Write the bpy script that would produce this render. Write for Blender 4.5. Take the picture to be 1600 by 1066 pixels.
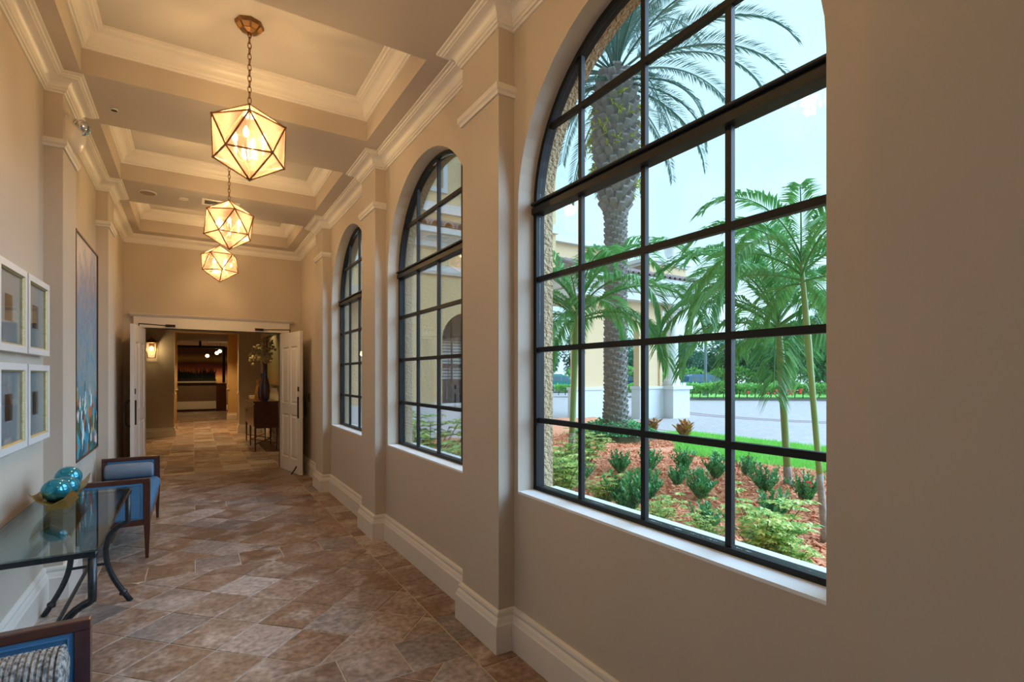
import bpy, bmesh, math, random
import numpy as np
from mathutils import Vector, Matrix
from math import sin, cos, pi, sqrt, radians

for o in list(bpy.data.objects):
    bpy.data.objects.remove(o, do_unlink=True)
SC = bpy.context.scene
C = SC.collection

# ---------------------------------------------------------------- camera, world, exposure
cam_data = bpy.data.cameras.new('camera')
cam = bpy.data.objects.new('camera', cam_data)
C.objects.link(cam)
cam_data.sensor_width = 36.0
cam_data.lens = 36.0 * 802.9 / 1600.0
cam_data.shift_y = (586.8 - 533.0) / 1600.0
cam_data.clip_start = 0.02
cam_data.clip_end = 400
cam.location = (0, 0, 1.5)
cam.rotation_euler = (pi / 2, 0, -0.5545)
SC.camera = cam

SKY_STRENGTH = 1.65
SKY_LOW, SKY_HIGH = (0.60, 0.80, 0.87), (0.42, 0.68, 0.80)
PENDANT_W = 88.0
SUN_E = 10.5
SC.view_settings.view_transform = 'Standard'
SC.view_settings.look = 'None'
SC.view_settings.gamma = 1.0
SC.view_settings.use_curve_mapping = False
SC.view_settings.exposure = 0.0
SC.cycles.use_denoising = True
SC.cycles.max_bounces = 10
SC.cycles.diffuse_bounces = 6
SC.cycles.transparent_max_bounces = 24
SC.cycles.sample_clamp_indirect = 6.0
SC.cycles.caustics_reflective = False
SC.cycles.caustics_refractive = False

world = bpy.data.worlds.new('overcast_sky')
SC.world = world
world.use_nodes = True
wn = world.node_tree
wn.nodes.clear()
w_out = wn.nodes.new('ShaderNodeOutputWorld')
w_bg = wn.nodes.new('ShaderNodeBackground')
w_bg.inputs['Strength'].default_value = SKY_STRENGTH
w_tc = wn.nodes.new('ShaderNodeTexCoord')
w_ns = wn.nodes.new('ShaderNodeTexNoise')
w_ns.inputs['Scale'].default_value = 2.6
w_ns.inputs['Detail'].default_value = 5
w_rp = wn.nodes.new('ShaderNodeValToRGB')
w_rp.color_ramp.elements[0].position = 0.36
w_rp.color_ramp.elements[0].color = (*SKY_HIGH, 1)
w_rp.color_ramp.elements[1].position = 0.62
w_rp.color_ramp.elements[1].color = (*SKY_LOW, 1)
wn.links.new(w_tc.outputs['Generated'], w_ns.inputs['Vector'])
wn.links.new(w_ns.outputs['Fac'], w_rp.inputs['Fac'])
wn.links.new(w_rp.outputs['Color'], w_bg.inputs['Color'])
wn.links.new(w_bg.outputs['Background'], w_out.inputs['Surface'])

# veiled sun: daylight spread wide by the overcast, coming over the garden
sun_d = bpy.data.lights.new('veiled_sun', 'SUN')
sun_d.energy = SUN_E
sun_d.angle = radians(75)
sun_d.color = (0.50, 0.73, 1.0)
sun_o = bpy.data.objects.new('veiled_sun', sun_d)
C.objects.link(sun_o)
sun_o.rotation_euler = Vector((0.78, -0.36, 0.50)).to_track_quat('Z', 'Y').to_euler()

# ---------------------------------------------------------------- helpers
rng = np.random.RandomState(7)
random.seed(7)


class MB:
    """collects shapes in world coordinates; build() links them as one mesh object"""
    def __init__(self):
        self.v = []
        self.f = []

    def add(self, vs, fs):
        n = len(self.v)
        self.v += [tuple(p) for p in vs]
        self.f += [tuple(i + n for i in f) for f in fs]
        return self

    def box(self, x0, x1, y0, y1, z0, z1):
        return self.add([(x0, y0, z0), (x1, y0, z0), (x1, y1, z0), (x0, y1, z0), (x0, y0, z1), (x1, y0, z1), (x1, y1, z1), (x0, y1, z1)],
                        [(3, 2, 1, 0), (4, 5, 6, 7), (0, 1, 5, 4), (1, 2, 6, 5), (2, 3, 7, 6), (3, 0, 4, 7)])

    def cbox(self, x0, x1, y0, y1, z0, z1, c=0.004):
        """box with chamfered edges"""
        bm = bmesh.new()
        bmesh.ops.create_cube(bm, size=1)
        for v in bm.verts:
            v.co = Vector(((x0 + x1) / 2 + v.co.x * (x1 - x0), (y0 + y1) / 2 + v.co.y * (y1 - y0), (z0 + z1) / 2 + v.co.z * (z1 - z0)))
        bmesh.ops.bevel(bm, geom=bm.edges[:], offset=c, segments=2, affect='EDGES', profile=0.6)
        return self.bm(bm)

    def bm(self, bm, M=None):
        bm.verts.index_update()
        vs = [(M @ v.co if M else v.co)[:] for v in bm.verts]
        self.add(vs, [[v.index for v in f.verts] for f in bm.faces])
        bm.free()
        return self

    def tube(self, pts, r, n=8, cap=True):
        pts = [Vector(p) for p in pts]
        rs = r if isinstance(r, (list, tuple)) else [r] * len(pts)
        t0 = (pts[1] - pts[0]).normalized()
        up = Vector((0, 0, 1)) if abs(t0.z) < 0.9 else Vector((1, 0, 0))
        a = t0.cross(up).normalized()
        vs = []
        for i, p in enumerate(pts):
            t = (pts[min(i + 1, len(pts) - 1)] - pts[max(i - 1, 0)]).normalized()
            a = (a - t * a.dot(t)).normalized()
            b = t.cross(a)
            for k in range(n):
                w = 2 * pi * (k + 0.5) / n
                vs.append(p + (a * cos(w) + b * sin(w)) * rs[i])
        fs = []
        for i in range(len(pts) - 1):
            for k in range(n):
                fs.append((i * n + k, i * n + (k + 1) % n, (i + 1) * n + (k + 1) % n, (i + 1) * n + k))
        if cap:
            fs.append(tuple(reversed(range(n))))
            fs.append(tuple((len(pts) - 1) * n + k for k in range(n)))
        return self.add(vs, fs)

    def lathe(self, prof, c=(0, 0, 0), n=20, M=None):
        """prof [(r, z)] turned about the z axis through c"""
        vs, fs = [], []
        for r, z in prof:
            for k in range(n):
                w = 2 * pi * k / n
                p = Vector((c[0] + r * cos(w), c[1] + r * sin(w), c[2] + z))
                vs.append(M @ p if M else p)
        for i in range(len(prof) - 1):
            for k in range(n):
                fs.append((i * n + k, i * n + (k + 1) % n, (i + 1) * n + (k + 1) % n, (i + 1) * n + k))
        fs.append(tuple(reversed(range(n))))
        fs.append(tuple((len(prof) - 1) * n + k for k in range(n)))
        return self.add(vs, fs)

    def prism(self, poly, axis, a, b):
        """2-D polygon extruded along an axis from a to b; poly is (y,z) for x, (x,z) for y, (x,y) for z"""
        def P(p, t):
            return {'x': (t, p[0], p[1]), 'y': (p[0], t, p[1]), 'z': (p[0], p[1], t)}[axis]
        n = len(poly)
        vs = [P(p, a) for p in poly] + [P(p, b) for p in poly]
        fs = [tuple(range(n)), tuple(reversed(range(n, 2 * n)))] + [(i, i + n, (i + 1) % n + n, (i + 1) % n) for i in range(n)]
        return self.add(vs, fs)

    def sphere(self, c, r, seg=16, rings=10, sc=(1, 1, 1)):
        prof = [(max(1e-4, sin(pi * i / rings)), -cos(pi * i / rings)) for i in range(rings + 1)]
        M = Matrix.Translation(c) @ Matrix.Diagonal((r * sc[0], r * sc[1], r * sc[2], 1))
        return self.lathe(prof, n=seg, M=M)

    def sweep(self, prof, path, closed=False):
        """profile [(offset to the left of travel, z)] swept along a mitred 2-D path"""
        n, m = len(path), len(prof)
        P = [Vector(p) for p in path]
        vs = []
        for i in range(n):
            d1 = (P[i] - P[i - 1]).normalized() if (i or closed) else None
            d2 = (P[(i + 1) % n] - P[i]).normalized() if (i < n - 1 or closed) else None
            d1 = d1 or d2
            d2 = d2 or d1
            n1, n2 = Vector((-d1.y, d1.x)), Vector((-d2.y, d2.x))
            k = (n1 + n2) / (1 + n1.dot(n2))
            for o, z in prof:
                q = P[i] + k * o
                vs.append((q.x, q.y, z))
        fs = []
        for i in range(n if closed else n - 1):
            j = (i + 1) % n
            for k in range(m - 1):
                fs.append((i * m + k, j * m + k, j * m + k + 1, i * m + k + 1))
        if not closed:
            fs.append(tuple(range(m)))
            fs.append(tuple(reversed(range((n - 1) * m, n * m))))
        return self.add(vs, fs)

    def build(self, name, mat, parent=None, smooth=False, label=None, kind=None):
        return link(name, self.v, self.f, mat, parent, smooth, label, kind)


def root_of(o):
    while o.parent:
        o = o.parent
    return o


def link(name, v, f, mat, parent=None, smooth=False, label=None, kind=None):
    me = bpy.data.meshes.new(name)
    if parent is not None:
        L = root_of(parent).location
        if L.length > 0:
            v = [(p[0] - L.x, p[1] - L.y, p[2] - L.z) for p in v]
    me.from_pydata(v, [], f)
    bm = bmesh.new()
    bm.from_mesh(me)
    if len(bm.faces) < 40000 and not name.startswith(('foliage', 'frond', 'mulch', 'lawn')):
        bmesh.ops.recalc_face_normals(bm, faces=bm.faces[:])
        bm.to_mesh(me)
    bm.free()
    me.materials.append(mat)
    if smooth:
        for p in me.polygons:
            p.use_smooth = True
        if smooth == 'auto':
            me.shade_smooth() if False else None
            bmx = bmesh.new()
            bmx.from_mesh(me)
            for e in bmx.edges:
                if len(e.link_faces) == 2 and e.calc_face_angle(0) > radians(38):
                    e.smooth = False
            bmx.to_mesh(me)
            bmx.free()
    o = bpy.data.objects.new(name, me)
    C.objects.link(o)
    if parent is not None:
        o.parent = parent
    if label:
        o['label'] = label
    if kind:
        o['kind'] = kind
    return o


def tag(o, label, cat=None, group=None, kind=None):
    o['label'] = label
    if cat:
        o['category'] = cat
    if group:
        o['group'] = group
    if kind:
        o['kind'] = kind
    return o


def thing(name, label, cat, loc=(0, 0, 0), group=None, kind=None):
    o = bpy.data.objects.new(name, None)
    o.empty_display_size = 0.1
    C.objects.link(o)
    o.location = loc
    return tag(o, label, cat, group, kind)


def child_copy(src, parent, loc=(0, 0, 0), rot=(0, 0, 0), sc=(1, 1, 1), name=None):
    """a copy of one mesh object as a part, sharing its mesh"""
    o = src.copy()
    if name:
        o.name = name
    C.objects.link(o)
    o.parent = parent
    o.location, o.rotation_euler, o.scale = loc, rot, sc
    return o


def copy_tree(o, loc, rotz=0, sc=1.0, label=None):
    c = o.copy()
    C.objects.link(c)
    c.location = loc
    c.rotation_euler = (0, 0, rotz)
    c.scale = (sc, sc, sc)
    if label:
        c['label'] = label
    for ch in list(o.children):
        k = ch.copy()
        C.objects.link(k)
        k.parent = c
        for g in list(ch.children):
            q = g.copy()
            C.objects.link(q)
            q.parent = k
    return c


# ---------------------------------------------------------------- materials
def mat(name, col, rough=0.6, metal=0.0, var=None, bump=None, spec=0.5, coat=0.0, two_sided_leaf=0.0):
    """var = (scale, colour2, contrast 0..1[, detail]); bump = (scale, strength[, distance])"""
    m = bpy.data.materials.new(name)
    m.use_nodes = True
    nt = m.node_tree
    b = nt.nodes['Principled BSDF']
    b.inputs['Base Color'].default_value = (*col, 1)
    b.inputs['Roughness'].default_value = rough
    b.inputs['Metallic'].default_value = metal
    b.inputs['Specular IOR Level'].default_value = spec
    b.inputs['Coat Weight'].default_value = coat
    tc = nt.nodes.new('ShaderNodeTexCoord')
    if var:
        ns = nt.nodes.new('ShaderNodeTexNoise')
        ns.inputs['Scale'].default_value = var[0]
        ns.inputs['Detail'].default_value = var[3] if len(var) > 3 else 4
        rp = nt.nodes.new('ShaderNodeValToRGB')
        w = (1 - var[2]) * 0.3
        rp.color_ramp.elements[0].position = 0.5 - 0.06 - w
        rp.color_ramp.elements[1].position = 0.5 + 0.06 + w
        rp.color_ramp.elements[0].color = (*col, 1)
        rp.color_ramp.elements[1].color = (*var[1], 1)
        nt.links.new(tc.outputs['Object'], ns.inputs['Vector'])
        nt.links.new(ns.outputs['Fac'], rp.inputs['Fac'])
        nt.links.new(rp.outputs['Color'], b.inputs['Base Color'])
    if bump:
        n2 = nt.nodes.new('ShaderNodeTexNoise')
        n2.inputs['Scale'].default_value = bump[0]
        n2.inputs['Detail'].default_value = 3
        bp = nt.nodes.new('ShaderNodeBump')
        bp.inputs['Strength'].default_value = bump[1]
        bp.inputs['Distance'].default_value = bump[2] if len(bump) > 2 else 0.01
        nt.links.new(tc.outputs['Object'], n2.inputs['Vector'])
        nt.links.new(n2.outputs['Fac'], bp.inputs['Height'])
        nt.links.new(bp.outputs['Normal'], b.inputs['Normal'])
    if two_sided_leaf:
        out = nt.nodes['Material Output']
        tr = nt.nodes.new('ShaderNodeBsdfTranslucent')
        mx = nt.nodes.new('ShaderNodeMixShader')
        mx.inputs['Fac'].default_value = two_sided_leaf
        src = b.inputs['Base Color']
        if src.is_linked:
            nt.links.new(src.links[0].from_socket, tr.inputs['Color'])
        else:
            tr.inputs['Color'].default_value = (*col, 1)
        nt.links.new(b.outputs['BSDF'], mx.inputs[1])
        nt.links.new(tr.outputs['BSDF'], mx.inputs[2])
        nt.links.new(mx.outputs['Shader'], out.inputs['Surface'])
    return m


def emit(name, col, strength):
    m = bpy.data.materials.new(name)
    m.use_nodes = True
    nt = m.node_tree
    nt.nodes.remove(nt.nodes['Principled BSDF'])
    e = nt.nodes.new('ShaderNodeEmission')
    e.inputs['Color'].default_value = (*col, 1)
    e.inputs['Strength'].default_value = strength
    nt.links.new(e.outputs['Emission'], nt.nodes['Material Output'].inputs['Surface'])
    return m


def clear_glass(name, tint=(1, 1, 1), refl=0.06, rough=0.0):
    m = bpy.data.materials.new(name)
    m.use_nodes = True
    nt = m.node_tree
    nt.nodes.remove(nt.nodes['Principled BSDF'])
    t = nt.nodes.new('ShaderNodeBsdfTransparent')
    t.inputs['Color'].default_value = (*tint, 1)
    g = nt.nodes.new('ShaderNodeBsdfGlossy')
    g.inputs['Roughness'].default_value = rough
    lw = nt.nodes.new('ShaderNodeLayerWeight')
    lw.inputs['Blend'].default_value = 0.12
    mu = nt.nodes.new('ShaderNodeMath')
    mu.operation = 'MULTIPLY_ADD'
    mu.inputs[1].default_value = 0.6
    mu.inputs[2].default_value = refl * 0.5
    mx = nt.nodes.new('ShaderNodeMixShader')
    nt.links.new(lw.outputs['Fresnel'], mu.inputs[0])
    nt.links.new(mu.outputs[0], mx.inputs['Fac'])
    nt.links.new(t.outputs['BSDF'], mx.inputs[1])
    nt.links.new(g.outputs['BSDF'], mx.inputs[2])
    nt.links.new(mx.outputs['Shader'], nt.nodes['Material Output'].inputs['Surface'])
    return m


def seedy_glass(name):
    """antique amber lantern glass: part clear, part scattering, mottled"""
    m = bpy.data.materials.new(name)
    m.use_nodes = True
    nt = m.node_tree
    nt.nodes.remove(nt.nodes['Principled BSDF'])
    tc = nt.nodes.new('ShaderNodeTexCoord')
    ns = nt.nodes.new('ShaderNodeTexNoise')
    ns.inputs['Scale'].default_value = 16
    ns.inputs['Detail'].default_value = 5
    rp = nt.nodes.new('ShaderNodeValToRGB')
    rp.color_ramp.elements[0].position = 0.35
    rp.color_ramp.elements[1].position = 0.7
    rp.color_ramp.elements[0].color = (0.25, 0.25, 0.25, 1)
    rp.color_ramp.elements[1].color = (0.55, 0.55, 0.55, 1)
    t = nt.nodes.new('ShaderNodeBsdfTransparent')
    t.inputs['Color'].default_value = (1.0, 0.92, 0.76, 1)
    d = nt.nodes.new('ShaderNodeBsdfTranslucent')
    d.inputs['Color'].default_value = (0.13, 0.074, 0.052, 1)
    g = nt.nodes.new('ShaderNodeBsdfGlossy')
    g.inputs['Roughness'].default_value = 0.1
    m1 = nt.nodes.new('ShaderNodeMixShader')
    m2 = nt.nodes.new('ShaderNodeMixShader')
    m2.inputs['Fac'].default_value = 0.05
    nt.links.new(tc.outputs['Object'], ns.inputs['Vector'])
    nt.links.new(ns.outputs['Fac'], rp.inputs['Fac'])
    nt.links.new(rp.outputs['Color'], m1.inputs['Fac'])
    nt.links.new(t.outputs['BSDF'], m1.inputs[1])
    nt.links.new(d.outputs['BSDF'], m1.inputs[2])
    nt.links.new(m1.outputs['Shader'], m2.inputs[1])
    nt.links.new(g.outputs['BSDF'], m2.inputs[2])
    nt.links.new(m2.outputs['Shader'], nt.nodes['Material Output'].inputs['Surface'])
    return m


def tile_mat():
    m = bpy.data.materials.new('stone_tile')
    m.use_nodes = True
    nt = m.node_tree
    N, L = nt.nodes, nt.links
    b = N['Principled BSDF']
    oi = N.new('ShaderNodeObjectInfo')
    ge = N.new('ShaderNodeNewGeometry')
    ad = N.new('ShaderNodeMath'); ad.operation = 'ADD'
    fr = N.new('ShaderNodeMath'); fr.operation = 'FRACT'
    L.new(oi.outputs['Random'], ad.inputs[0]); L.new(ge.outputs['Random Per Island'], ad.inputs[1]); L.new(ad.outputs[0], fr.inputs[0])
    rp = N.new('ShaderNodeValToRGB')
    cr = rp.color_ramp
    cr.elements[0].position = 0.0; cr.elements[0].color = (0.19, 0.112, 0.074, 1)
    cr.elements[1].position = 1.0; cr.elements[1].color = (0.47, 0.40, 0.365, 1)
    for p, c in ((0.25, (0.30, 0.19, 0.13, 1)), (0.45, (0.225, 0.148, 0.112, 1)), (0.62, (0.38, 0.28, 0.225, 1)), (0.76, (0.185, 0.152, 0.14, 1)), (0.88, (0.37, 0.32, 0.30, 1))):
        e = cr.elements.new(p); e.color = c
    L.new(fr.outputs[0], rp.inputs['Fac'])
    # soft clouds of brown and grey inside each tile
    mul = N.new('ShaderNodeVectorMath'); mul.operation = 'SCALE'
    L.new(fr.outputs[0], mul.inputs['Scale']); mul.inputs[0].default_value = (37.0, 91.0, 13.0)
    av = N.new('ShaderNodeVectorMath'); av.operation = 'ADD'
    L.new(ge.outputs['Position'], av.inputs[0]); L.new(mul.outputs[0], av.inputs[1])
    n1 = N.new('ShaderNodeTexNoise'); n1.inputs['Scale'].default_value = 4.5; n1.inputs['Detail'].default_value = 3
    L.new(av.outputs[0], n1.inputs['Vector'])
    r1 = N.new('ShaderNodeValToRGB'); r1.color_ramp.elements[0].position = 0.48; r1.color_ramp.elements[1].position = 0.74
    L.new(n1.outputs['Fac'], r1.inputs['Fac'])
    mx = N.new('ShaderNodeMix'); mx.data_type = 'RGBA'; mx.blend_type = 'MIX'
    L.new(r1.outputs['Color'], mx.inputs['Factor']); L.new(rp.outputs['Color'], mx.inputs['A'])
    mx.inputs['B'].default_value = (0.50, 0.425, 0.385, 1)
    n2 = N.new('ShaderNodeTexNoise'); n2.inputs['Scale'].default_value = 30; n2.inputs['Detail'].default_value = 6
    L.new(av.outputs[0], n2.inputs['Vector'])
    r2 = N.new('ShaderNodeValToRGB'); r2.color_ramp.elements[0].position = 0.3; r2.color_ramp.elements[1].position = 0.7
    r2.color_ramp.elements[0].color = (0.42, 0.38, 0.36, 1); r2.color_ramp.elements[1].color = (1.4, 1.4, 1.42, 1)
    L.new(n2.outputs['Fac'], r2.inputs['Fac'])
    m2 = N.new('ShaderNodeMix'); m2.data_type = 'RGBA'; m2.blend_type = 'MULTIPLY'; m2.inputs['Factor'].default_value = 0.8
    L.new(mx.outputs['Result'], m2.inputs['A']); L.new(r2.outputs['Color'], m2.inputs['B'])
    L.new(m2.outputs['Result'], b.inputs['Base Color'])
    rr = N.new('ShaderNodeMapRange'); rr.inputs['To Min'].default_value = 0.24; rr.inputs['To Max'].default_value = 0.5
    L.new(n2.outputs['Fac'], rr.inputs['Value']); L.new(rr.outputs['Result'], b.inputs['Roughness'])
    bp = N.new('ShaderNodeBump'); bp.inputs['Strength'].default_value = 0.25; bp.inputs['Distance'].default_value = 0.004
    n3 = N.new('ShaderNodeTexNoise'); n3.inputs['Scale'].default_value = 22; n3.inputs['Detail'].default_value = 6
    L.new(av.outputs[0], n3.inputs['Vector']); L.new(n3.outputs['Fac'], bp.inputs['Height']); L.new(bp.outputs['Normal'], b.inputs['Normal'])
    return m


def paint_mat():
    """abstract canvas: grey-mauve above, blue streaks, teal, orange and white dabs below"""
    m = bpy.data.materials.new('abstract_paint')
    m.use_nodes = True
    nt = m.node_tree
    N, L = nt.nodes, nt.links
    b = N['Principled BSDF']; b.inputs['Roughness'].default_value = 0.45
    tc = N.new('ShaderNodeTexCoord')
    sp = N.new('ShaderNodeSeparateXYZ'); L.new(tc.outputs['Generated'], sp.inputs[0])
    mp = N.new('ShaderNodeMapping'); mp.inputs['Scale'].default_value = (1, 9, 5); L.new(tc.outputs['Generated'], mp.inputs['Vector'])
    n1 = N.new('ShaderNodeTexNoise'); n1.inputs['Scale'].default_value = 1.6; n1.inputs['Detail'].default_value = 8; n1.inputs['Distortion'].default_value = 0.6
    L.new(mp.outputs[0], n1.inputs['Vector'])
    ma = N.new('ShaderNodeMath'); ma.operation = 'MULTIPLY_ADD'; ma.inputs[1].default_value = 1.5; L.new(n1.outputs['Fac'], ma.inputs[0])
    sb = N.new('ShaderNodeMath'); sb.operation = 'SUBTRACT'; L.new(sp.outputs['Z'], sb.inputs[0]); sb.inputs[1].default_value = 0.75
    L.new(sb.outputs[0], ma.inputs[2])
    rp = N.new('ShaderNodeValToRGB'); cr = rp.color_ramp
    cr.elements[0].position = 0.0; cr.elements[0].color = (0.05, 0.16, 0.20, 1)
    cr.elements[1].position = 1.0; cr.elements[1].color = (0.36, 0.32, 0.36, 1)
    for p, c in ((0.12, (0.03, 0.28, 0.42)), (0.24, (0.10, 0.33, 0.50)), (0.34, (0.34, 0.35, 0.28)), (0.46, (0.22, 0.36, 0.45)), (0.58, (0.10, 0.25, 0.42)),
                 (0.68, (0.30, 0.33, 0.42)), (0.78, (0.13, 0.20, 0.36)), (0.88, (0.30, 0.28, 0.34))):
        e = cr.elements.new(p); e.color = (*c, 1)
    L.new(ma.outputs[0], rp.inputs['Fac'])
    vo = N.new('ShaderNodeTexVoronoi'); vo.inputs['Scale'].default_value = 15.0; vo.inputs['Randomness'].default_value = 1
    mp2 = N.new('ShaderNodeMapping'); mp2.inputs['Scale'].default_value = (1, 1, 1.7); L.new(tc.outputs['Generated'], mp2.inputs['Vector'])
    nd = N.new('ShaderNodeMix'); nd.data_type = 'VECTOR'; nd.inputs['Factor'].default_value = 0.12
    L.new(mp2.outputs[0], nd.inputs['A']); L.new(n1.outputs['Color'], nd.inputs['B'])
    L.new(nd.outputs['Result'], vo.inputs['Vector'])
    sx = N.new('ShaderNodeSeparateColor'); L.new(vo.outputs['Color'], sx.inputs[0])
    r2 = N.new('ShaderNodeValToRGB'); r2.color_ramp.interpolation = 'CONSTANT'; c2 = r2.color_ramp
    c2.elements[0].position = 0; c2.elements[0].color = (0.02, 0.10, 0.13, 1)
    c2.elements[1].position = 0.86; c2.elements[1].color = (0.75, 0.78, 0.78, 1)
    for p, c in ((0.16, (0.02, 0.25, 0.36)), (0.34, (0.02, 0.38, 0.52)), (0.5, (0.05, 0.14, 0.08)), (0.62, (0.50, 0.14, 0.05)), (0.72, (0.03, 0.20, 0.34)), (0.8, (0.40, 0.36, 0.14))):
        e = c2.elements.new(p); e.color = (*c, 1)
    L.new(sx.outputs[0], r2.inputs['Fac'])
    mr = N.new('ShaderNodeMapRange'); mr.inputs['From Min'].default_value = 0.36; mr.inputs['From Max'].default_value = 0.22
    a3 = N.new('ShaderNodeMath'); a3.operation = 'MULTIPLY_ADD'; a3.inputs[1].default_value = 0.25; L.new(n1.outputs['Fac'], a3.inputs[0])
    s3 = N.new('ShaderNodeMath'); s3.operation = 'SUBTRACT'; s3.inputs[1].default_value = 0.125; L.new(sp.outputs['Z'], s3.inputs[0]); L.new(s3.outputs[0], a3.inputs[2])
    L.new(a3.outputs[0], mr.inputs['Value'])
    mx = N.new('ShaderNodeMix'); mx.data_type = 'RGBA'
    L.new(mr.outputs['Result'], mx.inputs['Factor']); L.new(rp.outputs['Color'], mx.inputs['A']); L.new(r2.outputs['Color'], mx.inputs['B'])
    L.new(mx.outputs['Result'], b.inputs['Base Color'])
    bp = N.new('ShaderNodeBump'); bp.inputs['Strength'].default_value = 0.5; bp.inputs['Distance'].default_value = 0.004
    L.new(n1.outputs['Fac'], bp.inputs['Height']); L.new(bp.outputs['Normal'], b.inputs['Normal'])
    return m


def stripes_mat(name, stops, axis='Z', rough=0.6):
    m = bpy.data.materials.new(name)
    m.use_nodes = True
    nt = m.node_tree
    N, L = nt.nodes, nt.links
    b = N['Principled BSDF']; b.inputs['Roughness'].default_value = rough
    tc = N.new('ShaderNodeTexCoord')
    sp = N.new('ShaderNodeSeparateXYZ'); L.new(tc.outputs['Generated'], sp.inputs[0])
    ns = N.new('ShaderNodeTexNoise'); ns.inputs['Scale'].default_value = 6; L.new(tc.outputs['Generated'], ns.inputs['Vector'])
    ma = N.new('ShaderNodeMath'); ma.operation = 'MULTIPLY_ADD'; ma.inputs[1].default_value = 0.06
    L.new(ns.outputs['Fac'], ma.inputs[0]); L.new(sp.outputs[axis], ma.inputs[2])
    rp = N.new('ShaderNodeValToRGB'); cr = rp.color_ramp
    cr.elements[0].position = stops[0][0]; cr.elements[0].color = (*stops[0][1], 1)
    cr.elements[1].position = stops[-1][0]; cr.elements[1].color = (*stops[-1][1], 1)
    for p, c in stops[1:-1]:
        e = cr.elements.new(p); e.color = (*c, 1)
    L.new(ma.outputs[0], rp.inputs['Fac']); L.new(rp.outputs['Color'], b.inputs['Base Color'])
    return m


def paver_mat():
    m = bpy.data.materials.new('brick_paver')
    m.use_nodes = True
    nt = m.node_tree
    N, L = nt.nodes, nt.links
    b = N['Principled BSDF']; b.inputs['Roughness'].default_value = 0.7
    tc = N.new('ShaderNodeTexCoord')
    br = N.new('ShaderNodeTexBrick'); br.inputs['Scale'].default_value = 2.4
    br.inputs['Color1'].default_value = (0.35, 0.305, 0.30, 1); br.inputs['Color2'].default_value = (0.41, 0.365, 0.36, 1); br.inputs['Mortar'].default_value = (0.20, 0.175, 0.18, 1)
    br.inputs['Mortar Size'].default_value = 0.015
    L.new(tc.outputs['Object'], br.inputs['Vector'])
    ns = N.new('ShaderNodeTexNoise'); ns.inputs['Scale'].default_value = 0.6; L.new(tc.outputs['Object'], ns.inputs['Vector'])
    mx = N.new('ShaderNodeMix'); mx.data_type = 'RGBA'; mx.blend_type = 'MULTIPLY'; mx.inputs['Factor'].default_value = 0.35
    L.new(br.outputs['Color'], mx.inputs['A']); L.new(ns.outputs['Color'], mx.inputs['B'])
    L.new(br.outputs['Color'], b.inputs['Base Color'])
    return m


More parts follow.
